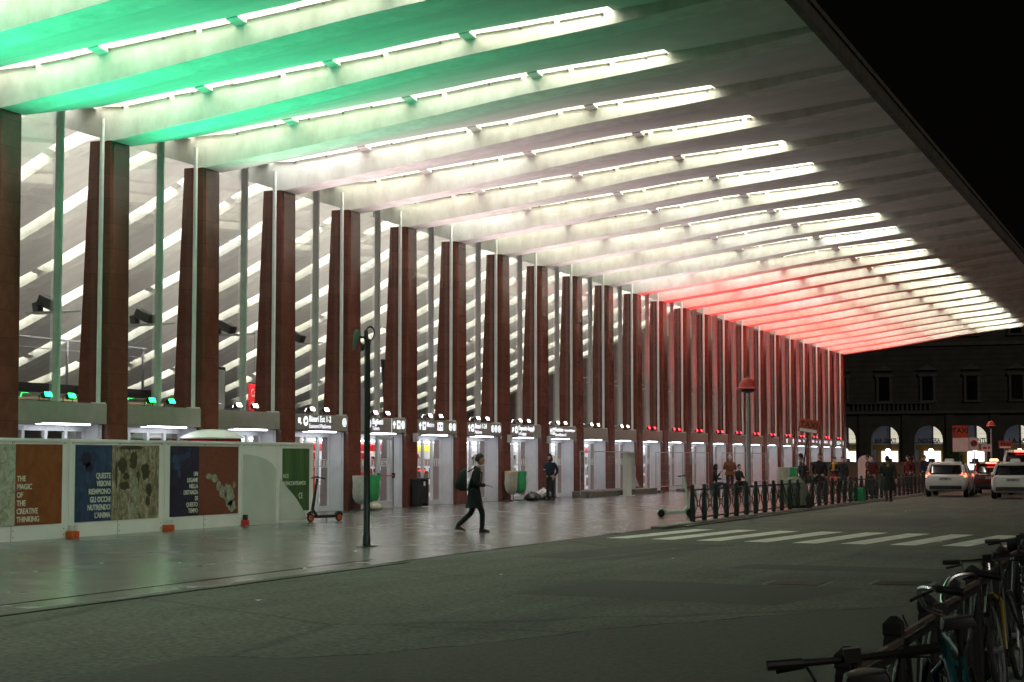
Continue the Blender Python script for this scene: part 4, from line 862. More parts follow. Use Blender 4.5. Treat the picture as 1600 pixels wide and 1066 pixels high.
    for nm, s in (('l', -1), ('r', 1)):      # hands with five bent fingers
        el, wr = J[nm][4], J[nm][5]; d = (wr-el).normalized(); side = d.cross(V_((0, 0, 1))); side = V_((s, 0, 0)) if side.length < .1 else side.normalized(); side = side*(1 if side.x*s > 0 else -1)
        up = d.cross(side).normalized(); pa = wr+d*.085
        hd.loft([[wr+side*a*.022+up*c*.014 for a, c in ((-1, -1), (1, -1), (1, 1), (-1, 1))], [wr+d*.05+side*a*.036+up*c*.013 for a, c in ((-1, -1), (1, -1), (1, 1), (-1, 1))], [pa+side*a*.038+up*c*.011 for a, c in ((-1, -1), (1, -1), (1, 1), (-1, 1))]])
        for q, (o_, L_) in enumerate(((-.030, .066), (-.010, .078), (.010, .074), (.030, .058))):
            b0 = pa+side*o_; b1 = b0+d*L_*.5-up*.006*s*0+V_((0, 0, -.008)); b2 = b1+d*L_*.38+V_((0, 0, -.022)); hd.tube([b0, b1, b2], [.009, .0085, .006], 6)
        th = wr+d*.03-side*.034; hd.tube([th, th+d*.03-side*.018, th+d*.06-side*.016], [.011, .010, .007], 6)
    hm = hd.mesh('head', M['skin'], smooth=True); merge(body, hm); bo = put('body', body, t)
    # trousers
    pts = [pel+V_((0, 0, .06)), pel]; ed = [(0, 1)]; ra = [(.145*wide, .11), (.15*wide, .12)]
    for nm in 'lr':
        hip, kn, an = J[nm][:3]; o = len(pts); pts += [hip, hip.lerp(kn, .5), kn, an+V_((0, 0, .03)), an-V_((0, 0, .015))]; ed += [(1, o), (o, o+1), (o+1, o+2), (o+2, o+3), (o+3, o+4)]; ra += [.098, .088, .068, .058, .060]
    put('trousers', skin_mesh('trousers', [tuple(p) for p in pts], ed, ra, M[legs]), t)
    # top
    pts = [pel+V_((0, 0, -.02 if not seat else .02)), wai, che, nb+V_((0, 0, -.03)), nb+V_((0, .01, .065))]; ed = [(0, 1), (1, 2), (2, 3), (3, 4)]; ra = [(.165*wide, .135), (.16*wide, .125), (.185*wide, .13), (.10, .085), (.078, .078)]
    for nm in 'lr':
        sh, el, wr = J[nm][3:]; o = len(pts); pts += [sh, sh.lerp(el, .5), el, wr]; ed += [(2, o), (o, o+1), (o+1, o+2), (o+2, o+3)]; ra += [.078, .068, .060, .044]
    tm = skin_mesh('coat', [tuple(p) for p in pts], ed, ra, M[top])
    if coat:
        ck = MB(); rr = []
        for f_ in (0, .35, .7, 1):
            z = pel.z+.10-f_*coat; a, c = (.165+.05*f_)*wide, .125+.075*f_; rr.append([(a*math.cos(2*math.pi*j/20)*(1+.04*math.sin(j*2.1)), c*math.sin(2*math.pi*j/20)*(1+.05*math.cos(j*1.7))-.0, z) for j in range(20)])
        ck.loft(rr, caps=False); cm = ck.mesh('skirt', M[top], smooth=True); merge(tm, cm)
    put('coat', tm, t)
    for nm in 'lr':   # shoes
        kn, an = J[nm][1:3]; b = MB(); lift = an.z-.085; tz = -.06 if lift < .03 else -.02
        b.loft([[(an.x-.042, an.y-.07, an.z-.085+lift*.25), (an.x+.042, an.y-.07, an.z-.085+lift*.25), (an.x+.038, an.y-.06, an.z+.02), (an.x-.038, an.y-.06, an.z+.02)], [(an.x-.046, an.y+.06, an.z-.085), (an.x+.046, an.y+.06, an.z-.085), (an.x+.036, an.y+.05, an.z+.0), (an.x-.036, an.y+.05, an.z+.0)], [(an.x-.036, an.y+.17, max(an.z-.085-lift, 0.0)+.002), (an.x+.036, an.y+.17, max(an.z-.085-lift, 0.0)+.002), (an.x+.03, an.y+.16, max(an.z-.035-lift, .045)), (an.x-.03, an.y+.16, max(an.z-.035-lift, .045))]])
        b.build('shoe', M[shoes], t, smooth=True, bevel=.012)
    hb = MB(); c = hc+V_((0, -.012, .018)); rr = []
    big = 1.16 if (hood or hat) else 1.08
    for i in range(8):
        a = -.45+(math.pi/2+.45)*i/7; z = .122*math.sin(a)*big; r = max(math.cos(a), .03)*big
        rr.append([(c.x+.080*r*math.cos(2*math.pi*j/16), c.y+.096*r*math.sin(2*math.pi*j/16)-(.03 if (math.sin(2*math.pi*j/16) > .3 and z < .03) else 0), c.z+z) for j in range(16)])
    hb.loft(rr); 
    if hood: hb.lathe([(.10, -.16), (.105, -.08), (.098, .0)], c=(c.x, c.y-.025, c.z), n=14)
    put('hat' if hat or hood else 'hair', hb.mesh('hair', M[top if hood else (hat or hair)], smooth=True, angle=70), t)
    if mask: b = MB(); b.ball((hc.x, hc.y+.055, hc.z-.045), .06, 10, (1, .85, .85)); b.build('face_mask', M['mask'], t, smooth=True)
    if scarf: b = MB(); b.ring((nb.x, nb.y+.01, nb.z+.05), .085, .045, 'z', 16, 8); b.tube([(nb.x+.03, nb.y+.10, nb.z+.04), (nb.x+.05, nb.y+.15, nb.z-.12), (nb.x+.04, nb.y+.15, nb.z-.28)], [.05, .055, .05], 8); b.build('scarf', M[scarf], t, smooth=True)
    return t
def heading(dx, dy): return math.atan2(dy, dx)-math.pi/2
walk = (dx, dy)
wr_ = heading(*walk)
person('person in a long dark coat striding across the wet paving with a backpack', (9.82, 36.28, 0), wr_, 'black cloth', 'black cloth', 1.74, coat=.44, stride=.62, arm_l='back', arm_r='forward', wide=1.15)
t = thing('backpack', (9.82-.15*dx, 36.28-.15*dy, 1.02), 'bulky dark green backpack on the back of the striding person', 'backpack', rz=wr_)
b = MB(); b.loft([[(sx*a, -.02-yy, z) for sx, yy in ((-1, 0), (1, 0), (1, d*.6), (.7, d), (-.7, d), (-1, d*.6))] for a, d, z in ((.13, .15, -.10), (.17, .22, -.04), (.175, .23, .12), (.16, .19, .28), (.12, .12, .37), (.05, .05, .40))]); b.build('bag_body', M['grey green cloth'], t, smooth=True, angle=60)
b = MB(); b.loft([[(sx*a, -.20-yy, z) for sx, yy in ((-1, 0), (1, 0), (1, d*.6), (.7, d), (-.7, d), (-1, d*.6))] for a, d, z in ((.11, .05, -.07), (.13, .09, -.03), (.13, .09, .08), (.11, .06, .14))]); b.build('front_pocket', M['grey green cloth'], t, smooth=True, angle=60)
b = MB()
for s in (-1, 1): b.tube([(s*.10, .0, .32), (s*.11, .16, .42), (s*.12, .32, .30), (s*.13, .30, .10), (s*.14, .10, -.05), (s*.13, -.01, -.06)], .016, 6)
b.build('strap', M['black cloth'], t)
person('hooded person in navy jacket standing by a pier beside the rubbish sacks', (1.2, 64.75, 0), R(170), 'navy cloth', 'charcoal cloth', 1.78, hood=True, arm_r='bend', arm_l='pocket', wide=1.1)
person('person in dark hooded jacket sitting at the fence looking at a phone', (4.4, 77.8, 0), R(-70), 'black cloth', 'jeans', 1.74, pose='sit', hood=True, arm_l='face', arm_r='lap')
person('person in a brown coat and cap standing with their back turned', (4.3, 80.9, 0), R(15), 'brown cloth', 'jeans', 1.78, hat='pale cloth', arm_l='bend', arm_r='bend', coat=.16, wide=1.15)
person('person with bare forearms sitting low beside the near red lamp post', (4.1, 83.4, 0), R(-120), 'black cloth', 'black cloth', 1.72, pose='sit', arm_l='lap', arm_r='lap')
person('person in black with a backpack behind the woman holding her face', (9.9, 70.6, 0), R(100), 'black cloth', 'black cloth', 1.80, hat='black cloth', arm_l='pocket')
person('woman in dark furry jacket holding a hand to her face', (10.15, 69.7, 0), R(215), 'charcoal cloth', 'black cloth', 1.64, arm_r='face', arm_l='bend', coat=.2, mask=True)
person('broad man in black jacket holding a dark bag, bareheaded', (10.36, 72.0, 0), R(175), 'black cloth', 'black cloth', 1.82, arm_r='pocket', wide=1.15)
person('person in yellow scarf, white mask and red bag', (10.2, 76.0, 0), R(185), 'charcoal cloth', 'red cloth', 1.68, scarf='yellow cloth', mask=True, arm_l='bend', arm_r='bend', coat=.15)
person('person in dark coat just behind the yellow scarf', (10.05, 78.6, 0), R(190), 'charcoal cloth', 'black cloth', 1.70, mask=True, coat=.3)
person('person in a dark red jacket standing on the kerb beyond the green bag', (12.05, 74.6, 0), R(160), 'red cloth', 'black cloth', 1.76, mask=True, arm_l='pocket', arm_r='bend')
person('stooped person in a bulky dark coat walking in the taxi lane', (13.85, 67.6, -.012), R(20), 'grey green cloth', 'black cloth', 1.74, coat=.55, stride=.5, wide=1.3, arm_l='bend', arm_r='back')
for i, (x, y, lab, topc, rz) in enumerate([(10.4, 96, 'dark figure beyond the railing, first beside the red jacket', 'black cloth', 20), (10.9, 92, 'figure in dark red top among the queue beyond the railing', 'red cloth', 150), (11.3, 95, 'tall dark figure closest to the tail of the white taxi', 'navy cloth', 200), (10.0, 104, 'figure in charcoal standing under the arcade lights', 'charcoal cloth', 90), (8.2, 112, 'farthest small figure before the pastry shop arch', 'black cloth', 0), (9.2, 90, 'dark figure beside the white map pillar', 'black cloth', 120)]):
    person(lab, (x, y, 0), R(rz), topc, 'black cloth', 1.70+.04*(i % 3), group='people waiting beyond the railing', arm_l='pocket' if i % 2 else 'bend')
for x, y, lab, m_ in [(4.4, 77.8, 'blue crate used as a seat by the hooded phone user', 'teal'), (4.1, 83.4, 'dark crate used as a seat beside the near red lamp post', 'navy_plastic')]:
    t = thing('crate', (x, y, 0), lab, 'crate'); b = MB(); b.box(-.2, .2, -.2, .2, .0, .40); b.build('crate_body', M[m_], t, bevel=.02); b = MB(); b.box(-.22, .22, -.22, .22, .33, .405); b.build('rim', M[m_], t, bevel=.01)
t = thing('shoulder_bag', (10.05, 71.75, .62), 'dark shoulder bag hanging beside the broad man in black', 'bag'); b = MB(); b.lathe([(.02, 0), (.17, .03), (.2, .12), (.17, .25), (.06, .3)], n=14, sx=1, sy=.5, jit=.05); b.build('bag_body', M['black cloth'], t, smooth=True); b = MB(); b.tube([(-.1, 0, .28), (0, 0, .75), (.1, 0, .28)], .012, 5); b.build('strap', M['black cloth'], t)
t = thing('handbag', (10.2, 75.72, .62), 'small red bag held before the person with yellow scarf', 'bag'); b = MB(); b.lathe([(.02, 0), (.16, .03), (.18, .12), (.14, .22), (.05, .24)], n=14, sx=1, sy=.5, jit=.05); b.build('bag_body', M['red_paint'], t, smooth=True); b = MB(); b.tube([(-.08, 0, .22), (0, 0, .36), (.08, 0, .22)], .012, 5); b.build('handle', M['red_paint'], t)
t = thing('delivery_bag', (13.0, 65.9, .05), 'bright green cube delivery bag set down against the kerb railing', 'delivery bag')
b = MB(); b.loft([[(sx*a, sy*c, z) for sx, sy in ((-1, -1), (1, -1), (1, 1), (-1, 1))] for a, c, z in ((.24, .26, 0), (.26, .27, .1), (.25, .27, .4), (.22, .25, .50))]); b.build('bag_body', M['green bag'], t, bevel=.03, smooth=True); b = MB(); b.box(.262, .275, -.2, -.16, .02, .5); b.box(.262, .275, .16, .2, .02, .5); b.tube([(0, -.12, .5), (0, 0, .56), (0, .12, .5)], .015, 6); b.build('strap', M['black cloth'], t)
t = thing('covered_cart', (12.75, 56.0, .05), 'loaded cart under a crumpled grey green tarpaulin against the railing', 'covered cart')
b = MB(); b.lathe([(.46, .10), (.50, .3), (.48, .62), (.40, .85), (.22, .98), (.03, 1.0)], n=18, jit=.13, seed=5, sx=.85, sy=1.1); b.build('tarpaulin', M['tarp'], t, smooth=True, angle=60)
b = MB(); b.lathe([(.38, .0), (.42, .1), (.44, .35), (.30, .5)], c=(.12, .25, 0), n=14, jit=.10, seed=9); b.build('dark_sack', M['dark tarp'], t, smooth=True, angle=60)

# ------------------------------------------------------------------ taxi rank signs
def taxi_sign(x, y, z, w, h, lab, lean=0, panel=0, rz=0, base=0.0, sub=None):
    t = thing('taxi_sign', (x, y, base), lab, 'sign', 'orange taxi rank signs'); t.rotation_euler = (0, lean, rz)
    b = MB(); b.tube([(0, .04, 0), (0, .04, z+h)], .03, 8); b.build('pole', M['iron'], t, smooth=True)
    b = MB(); b.box(-w/2, w/2, -.03, .0, z, z+h); b.build('board', M['orange_sign'], t, bevel=.008)
    text('TAXI', h*.62, (0, -.034, z+h*.36), M['letter_dark'], t, rot=FACE_NY, align='CENTER', bold=.008)
    b = MB()
    if panel: b.box(-w/2, w/2, -.03, .0, z-panel-.03, z-.03)
    else: b.box(-w*.42, w*.42, -.04, -.031, z+.02, z+h*.26)
    b.build('white_panel', M['white'], t)
    return t
taxi_sign(10.30, 68, 2.68, .80, .52, 'orange taxi sign on a leaning pole behind the kerb railing', lean=R(9))
taxi_sign(11.35, 110, 2.92, .95, .72, 'orange taxi sign with a blank white panel below it', panel=.85)
taxi_sign(12.9, 121, 2.3, .85, .5, 'small orange taxi sign beyond the distant red lamp')
t = thing('no_parking_sign', (12.1, 110.4, 0), 'square white sign with a round red-rimmed no parking disc', 'sign'); b = MB(); b.tube([(0, .03, 0), (0, .03, 3.0)], .03, 8); b.build('pole', M['steel'], t); b = MB(); b.box(-.28, .28, -.02, 0, 2.1, 2.9); b.build('board', M['white'], t); b = MB(); b.disc((0, -.028, 2.55), .19, .01, 'y'); b.build('disc_face', M['blue_blot'], t); b = MB(); b.ring((0, -.035, 2.55), .18, .03, 'y'); b.tube([(-.12, -.036, 2.67), (.12, -.036, 2.43)], .025, 6); b.build('red_rim', M['red_paint'], t)
t = thing('tow_away_sign', (12.85, 110.2, 0), 'small white oblong tow-away sign beside the distant red lamp pole', 'sign'); b = MB(); b.tube([(0, .03, 0), (0, .03, 2.45)], .028, 8); b.build('pole', M['steel'], t); b = MB(); b.box(-.30, .30, -.02, 0, 2.05, 2.5); b.build('board', M['white'], t); b = MB(); b.box(-.2, .02, -.026, -.021, 2.2, 2.34); b.disc((.16, -.024, 2.28), .08, .006, 'y'); b.build('symbol', M['red_paint'], t)

# ------------------------------------------------------------------ cars
def car(loc, rz, label, paint='taxi', lit=True, brake=False, sign_lit=True, sc=(1, 1, 1), van=False, taxi=True):
    t = thing('parked_taxi' if taxi else 'parked_car', loc, label, 'taxi' if taxi else 'car', 'cars waiting in the taxi lane'); t.rotation_euler = (0, 0, rz); t.scale = sc
    ht = .35 if van else 0
    b = MB()
    def sec(y, w, zb_, zt, wt):   # full ring of a body section, both sides
        L_ = [(w*.86, zb_), (w*.97, zb_+.12), (w, zb_+.32), (w*.985, zt-.12), (wt, zt)]
        return [(x, y, z) for x, z in L_]+[(-x, y, z) for x, z in L_[::-1]]
    st_ = [(-2.16, .70, .42, .86, .62), (-2.12, .80, .32, .94, .70), (-1.95, .865, .26, 1.00, .76), (-1.4, .885, .24, 1.0, .78), (0, .89, .22, .98, .79), (1.0, .885, .24, .95, .78), (1.6, .86, .26, .86, .74), (2.0, .78, .30, .74, .66), (2.14, .66, .40, .66, .58)]
    b.loft([sec(*s_) for s_ in st_]); b.build('body', M[paint], t, smooth=True, angle=50)
    b = MB()
    def top(y, w, z, zl): return [(w+.10, y, zl), (w+.02, y, z-.10), (w-.10, y, z), (-w+.10, y, z), (-w-.02, y, z-.10), (-w-.10, y, zl)]
    prof = [(-2.04, .66, 1.03+ht*.6, .93), (-1.72, .64, 1.44+ht, .95), (-1.2, .64, 1.47+ht, .95), (.1, .64, 1.46+ht, .95), (.45, .63, 1.40+ht, .95), (1.25, .66, .97, .90)]
    b.loft([top(*p_) for p_ in prof]); b.build('cabin_glass', M['carglass'], t, smooth=True, angle=35)
    b = MB(); rr = []
    for y, w, z in ((-1.86, .58, 1.42+ht), (-1.70, .60, 1.47+ht), (-1.0, .61, 1.505+ht), (0, .61, 1.495+ht), (.42, .58, 1.43+ht)): rr.append([(w, y, z-.05), (w-.06, y, z), (0, y, z+.02), (-w+.06, y, z), (-w, y, z-.05), (0, y, z-.06)])
    b.loft(rr); b.build('roof', M[paint], t, smooth=True, angle=60)
    b = MB()
    for s in (-1, 1):
        b.tube([(s*.77, -2.06, .96), (s*.70, -1.88, 1.25+ht*.6), (s*.61, -1.72, 1.46+ht)], [.07, .06, .045], 8)
        b.tube([(s*.76, 1.22, .95), (s*.62, .42, 1.42+ht)], .04, 8); b.tube([(s*.79, -.35, .95), (s*.66, -.32, 1.45+ht)], .035, 8)
    b.build('pillar', M[paint], t, smooth=True)
    b = MB(); b.cbox((0, -2.13, .42), (1.35, .10, .16)); b.build('bumper', M['navy_plastic'], t, bevel=.03)
    b = MB(); b.cbox((0, -2.155, .78), (.52, .02, .115)); b.build('number_plate', M['plate'], t); text('DT 408', .10, (-.2, -2.168, .745), M['letter_dark'], t, rot=FACE_NY, sx=.9)
    for s in (-1, 1):
        b = MB(); b.loft([[(s*.60, -2.13, .86), (s*.82, -2.05, .84), (s*.80, -2.02, 1.02), (s*.70, -2.05, 1.06)], [(s*.60, -2.06, .86), (s*.87, -1.80, .86), (s*.84, -1.82, 1.02), (s*.70, -1.98, 1.06)]]); b.build('tail_lamp', M['tail' if lit else 'tail_off'], t)
        b = MB(); b.cbox((s*.98, .85, 1.0), (.18, .10, .14)); b.build('wing_mirror', M[paint], t, bevel=.03)
    if brake: b = MB(); b.cbox((0, -1.90, 1.44+ht), (.5, .05, .05)); b.build('brake_lamp', M['brake'], t)
    for s in (-1, 1):
        for y in (-1.35, 1.35):
            b = MB(); b.lathe([(.20, -.10), (.30, -.10), (.325, -.07), (.325, .07), (.30, .10), (.20, .10)], n=22); o = b.build('wheel', M['rubber'], t, smooth=True, angle=30); o.location = (s*.79, y, .325); o.rotation_euler = (0, R(90), 0)
            b = MB(); b.lathe([(.05, -.105), (.20, -.104), (.20, .104), (.05, .105)], n=14); q = b.build('rim', M['steel'], o)
    if taxi:
        b = MB(); b.loft([[(x, y*1.0-.35, z) for x, y in ((-a, -.07), (a, -.07), (a, .07), (-a, .07))] for a, z in ((.20, 1.50+ht), (.19, 1.60+ht), (.15, 1.64+ht))]); b.build('roof_sign', M['taxi_sign' if sign_lit else 'white'], t, bevel=.012)
    b = MB(); b.cbox((.0, -2.09, 1.02+ht*.5), (1.1, .03, .02)); b.tube([(-.05, -2.03, 1.06+ht*.5), (.35, -1.93, 1.18+ht*.6)], .008, 5); b.build('rear_wiper', M['black'], t)
    return t
car((14.75, 78.7, -.012), R(1.5), 'white hatchback taxi stopped beside the railing with tail lamps lit', sign_lit=False)
car((17.80, 75.7, -.012), R(2), 'white estate taxi with dark unlit tail lamps at the edge of the picture', lit=False, brake=False, sign_lit=False)
car((16.05, 84.2, -.012), R(2), 'dark red taxi between the two white taxis, roof sign and brake bar lit', paint='darkcar', brake=True)
car((15.85, 93.5, -.012), R(2), 'white taxi with a glowing brake bar farther ahead in the lane', brake=True, sign_lit=False)
car((16.75, 90.5, -.012), R(2), 'tall white van with red brake lights above the estate taxi', brake=True, sc=(1.05, 1.1, 1.12), van=True, taxi=False)

# ------------------------------------------------------------------ bicycles
def bicycle(loc, rz, lean, frame, bar, lab, steer=0, forkm=None, basket=False):
    t = thing('parked_bicycle', loc, lab, 'bicycle', 'bicycles leaning on the near railing'); t.rotation_euler = (0, lean, rz); t.scale = (.985, .985, .985)
    def wheel(y):
        b = MB(); b.ring((0, y, .34), .318, .02, 'x', 40, 8); o = b.build('wheel', M['rubber'], t, smooth=True)
        b = MB(); b.ring((0, y, .34), .295, .009, 'x', 36, 6); b.disc((0, y, .34), .022, .09)
        for i in range(20): a = 2*math.pi*i/20; b.tube([(.02*(1 if i % 2 else -1), y, .34), (0, y+.295*math.cos(a), .34+.295*math.sin(a))], .0012, 3, caps=False)
        b.build('rim', M['steel'], o)
    wheel(0); wheel(1.04)
    b = MB(); bb = (0, .43, .29); se = (0, .27, .80); hd1 = (0, .86, .84); hd2 = (0, .90, .72)
    b.tube([bb, se], .017, 8); b.tube([se, hd1], .016, 8); b.tube([bb, hd2], .02, 8); b.tube([hd1, hd2], .022, 8)
    for s in (-1, 1): b.tube([bb, (s*.06, 0, .34)], .010, 6); b.tube([(0, .28, .74), (s*.06, 0, .34)], .009, 6)
    b.build('frame', M[frame], t, smooth=True)
    b = MB(); b.tube([(0, .895, .73), (0, .93, .68)], .02, 8)
    for s in (-1, 1): b.tube([(s*.02, .925, .70), (s*.065, .945, .66), (s*.065, 1.04, .34)], [.016, .018, .012], 8)
    b.build('fork', M[forkm or frame], t, smooth=True)
    b = MB(); b.loft([[(-w, y, z), (w, y, z), (w*.8, y, z+.045), (-w*.8, y, z+.045)] for y, w, z in ((.12, .075, .93), (.2, .08, .935), (.30, .04, .93), (.40, .018, .92))]); b.tube([se, (0, .235, .93)], .013, 6); b.build('saddle', M['black'], t, bevel=.01, smooth=True)
    b = MB(); b.tube([(0, .86, .84), (0, .835, .93)], .014, 8)
    hy, hz_ = .845, .945
    if bar == 'flat':
        b.tube([(-.30, hy-.03, hz_+.01), (-.12, hy, hz_), (.12, hy, hz_), (.30, hy-.03, hz_+.01)], .0125, 8); ends = [(-.30, hy-.03, hz_+.01), (.30, hy-.03, hz_+.01)]; inn = [(-.17, hy-.008, hz_+.003), (.17, hy-.008, hz_+.003)]
        hm_ = 'black'
    elif bar == 'flat_chrome':
        b.tube([(-.31, hy-.03, hz_+.01), (-.12, hy, hz_), (.12, hy, hz_), (.31, hy-.03, hz_+.01)], .0135, 8); ends = [(-.31, hy-.03, hz_+.01), (.31, hy-.03, hz_+.01)]; inn = [(-.18, hy-.008, hz_+.003), (.18, hy-.008, hz_+.003)]; hm_ = 'chrome'
    else:
        P = []
        for s in (-1, 1):
            pass
        full = [(-.27, hy-.22, hz_+.10), (-.29, hy-.10, hz_+.13), (-.22, hy-.0, hz_+.13), (-.13, hy+.03, hz_+.05), (-.05, hy+.0, hz_), (.05, hy, hz_), (.13, hy+.03, hz_+.05), (.22, hy, hz_+.13), (.29, hy-.10, hz_+.13), (.27, hy-.22, hz_+.10)]
        cp = []
        for i in range(len(full)-1):
            p0, p1, p2, p3 = [Vector(full[max(0, min(len(full)-1, j))]) for j in (i-1, i, i+1, i+2)]
            for u in (0, .25, .5, .75): cp.append(.5*((2*p1)+(-p0+p2)*u+(2*p0-5*p1+4*p2-p3)*u*u+(-p0+3*p1-3*p2+p3)*u**3))
        cp.append(Vector(full[-1])); b.tube(cp, .0125, 8); ends = [full[0], full[-1]]; inn = [full[1], full[-2]]; hm_ = 'chrome'
    if steer:
        pv = Vector((0, .85, 0)); rm = Matrix.Rotation(steer, 3, 'Z'); fix = lambda m_: [tuple(pv+rm @ (Vector(v)-pv)) for v in m_]
        b.v = fix(b.v)
    o = b.build('handlebar', M[hm_], t, smooth=True)
    for e_, i_ in zip(ends, inn):
        g = MB(); g.tube([e_, Vector(e_).lerp(Vector(i_), .95)], .018, 8); m_ = Vector(i_); g.tube([m_, m_+Vector((0, .07, -.02)), m_+Vector(((-.10 if e_[0] < 0 else .10), .085, -.03))], .008, 6)
        if steer: g.v = fix(g.v)
        g.build('grip', M['black'], o)
    g = MB(); g.cbox((0, hy, hz_+.012), (.06, .05, .05)); g.build('stem_clamp', M['black'], o)
    c = MB(); c.tube([(-.17, hy+.05, hz_), (-.14, hy+.22, hz_-.08), (-.05, hy+.20, hz_-.30), (0, .93, .62)], .005, 5); c.tube([(.17, hy+.05, hz_), (.15, hy+.16, hz_-.12), (.05, hy+.10, hz_-.28), (0, .80, .55)], .005, 5); c.build('cable', M['black'], t)
    b = MB(); b.disc((.055, .43, .29), .09, .006); b.tube([(.07, .43, .29), (.075, .50, .15)], .01, 6); b.tube([(-.07, .43, .29), (-.075, .36, .43)], .01, 6); b.tube([(.05, .43, .30), (.05, .05, .36)], .006, 4); b.build('crank', M['steel'], t)
    b = MB(); b.cbox((.13, .50, .145), (.10, .09, .022)); b.cbox((-.13, .36, .435), (.10, .09, .022)); b.build('pedal', M['black'], t)
    b = MB(); b.tube([(0, .70, .03), (0, 1.0, .05), (0, 1.36, .30)][0:0] or [(0, .76, .56), (0, .92, .70), (0, 1.10, .70), (0, 1.28, .60)], .022, 6); b.build('mudguard', M['black'], t, smooth=True)
    if basket: b = MB(); b.box(-.06, .06, 1.0, 1.08, .72, .80); b.build('lamp', M['chrome'], t, bevel=.02)
    return t
HD = R(21.35)
bicycle((24.08, 5.35, .035), R(14), R(-7), 'orange', 'flat', 'near bicycle with flat black handlebar and red frame details', basket=True)
bicycle((24.12, 7.5, .03), R(14), R(-9), 'teal', 'cruiser', 'teal bicycle with curved chrome cruiser handlebar', steer=R(64))
bicycle((23.66, 13.3, .03), R(179), R(7), 'black', 'flat_chrome', 'black bicycle with yellow fork and straight chrome handlebar', forkm='yellow')
bicycle((23.72, 14.9, .03), R(12), R(-6), 'black', 'flat', 'farthest black bicycle with flat handlebar above the tall railing posts')

# ------------------------------------------------------------------ arcaded palazzo behind
BY = 200.0
pal = thing('arcaded_palazzo', (0, BY, 0), 'dark stone palazzo with a lit arcade of bars closing the far end', 'building')
AX = [-12.92+4.84*i for i in range(-2, 14)]
b = MB(); AW, AZ = 1.55, 3.75
x_prev = -40
def arch_cell(b, x0, x1, cx):
    n = 12; P = [(cx+AW*math.cos(math.pi-math.pi*i/n), AZ+AW*math.sin(math.pi*i/n)) for i in range(n+1)]
    outer = [(x0+(x1-x0)*i/n, 6.6) for i in range(n+1)]
    for y0, y1 in ((0, .9),):
        b.loft([[(p[0], 0, p[1]) for p in P], [(p[0], .9, p[1]) for p in P]], caps=False, closed=False)
        for i in range(n): b.add([(P[i][0], 0, P[i][1]), (P[i+1][0], 0, P[i+1][1]), (outer[i+1][0], 0, outer[i+1][1]), (outer[i][0], 0, outer[i][1])], [(0, 1, 2, 3)])
        b.add([(x0, 0, -.1), (cx-AW, 0, -.1), (cx-AW, 0, AZ), (x0, 0, AZ)], [(0, 1, 2, 3)]); b.add([(x0, 0, AZ), (cx-AW, 0, AZ), (x0, 0, 6.6)], [(0, 1, 2)])
        b.add([(cx+AW, 0, -.1), (x1, 0, -.1), (x1, 0, AZ), (cx+AW, 0, AZ)], [(0, 1, 2, 3)]); b.add([(cx+AW, 0, AZ), (x1, 0, AZ), (x1, 0, 6.6)], [(0, 1, 2)])
        b.add([(cx-AW, 0, -.1), (cx-AW, .9, -.1), (cx-AW, .9, AZ), (cx-AW, 0, AZ)], [(0, 1, 2, 3)]); b.add([(cx+AW, 0, -.1), (cx+AW, .9, -.1), (cx+AW, .9, AZ), (cx+AW, 0, AZ)], [(0, 1, 2, 3)])
for cx in AX: arch_cell(b, cx-2.42, cx+2.42, cx)
XL, XR = AX[0]-2.42, AX[-1]+2.42
b.box(XL, XR, .005, .9, 6.6, 21.5)
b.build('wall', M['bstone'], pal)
b = MB(); b.box(XL, XR, -.35, .0, 6.62, 6.95); b.box(XL, XR, -.2, .0, 14.2, 14.6); b.box(XL, XR, -.6, 0, 20.6, 21.6)
for i in range(int((XR-XL)/.5)): 
    xx = XL+i*.5
    if -12 < xx < -2.6: b.tube([(xx, -.25, 6.96), (xx, -.25, 7.75)], .07, 6)
b.box(-12, -2.6, -.36, -.14, 7.76, 7.9); b.build('cornice', M['bframe'], pal)
b = MB()
for cx in AX[:-1]: b.box(cx+2.42-.5, cx+2.42+.5, -.12, -.003, 0, 6.6)
for i in range(12): b.box(XL, XR, -.03, -.006, 7.2+i*.6 if i else 8.0, 7.23+i*.6 if i else 8.03)
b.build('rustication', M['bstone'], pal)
for cx in AX:
    for z0, z1 in ((8.1, 10.8), (15.4, 17.9)):
        b = MB(); b.box(cx-.85, cx-.6, -.15, .0, z0, z1); b.box(cx+.6, cx+.85, -.15, .0, z0, z1); b.box(cx-1.0, cx+1.0, -.22, .0, z1, z1+.28); b.box(cx-.95, cx+.95, -.2, 0, z0-.22, z0)
        if z0 < 9: b.add([(cx-1.15, -.28, z1+.7), (cx+1.15, -.28, z1+.7), (cx, -.28, z1+1.35), (cx-1.15, -.01, z1+.7), (cx+1.15, -.01, z1+.7), (cx, -.01, z1+1.35)], [(0, 1, 2), (3, 5, 4), (0, 3, 4, 1), (1, 4, 5, 2), (2, 5, 3, 0)])
        w = b.build('window', M['bframe'], pal); q = MB(); q.box(cx-.6, cx+.6, -.06, -.01, z0, z1); q.box(cx-.03, cx+.03, -.09, -.061, z0, z1); q.build('pane', M['bwin'], w)
b = MB(); b.box(XL, XR, 5.0, 5.2, 0, 6.5); b.build('arcade_rear_wall', M['byellow'], pal)
b = MB(); b.box(XL, XR, .9, 5.0, 5.6, 5.8); b.build('arcade_ceiling', M['bblue'], pal)
b = MB(); b.box(XL, XR, 4.90, 4.99, 3.2, 5.6); b.build('upper_panel', M['bblue'], pal)
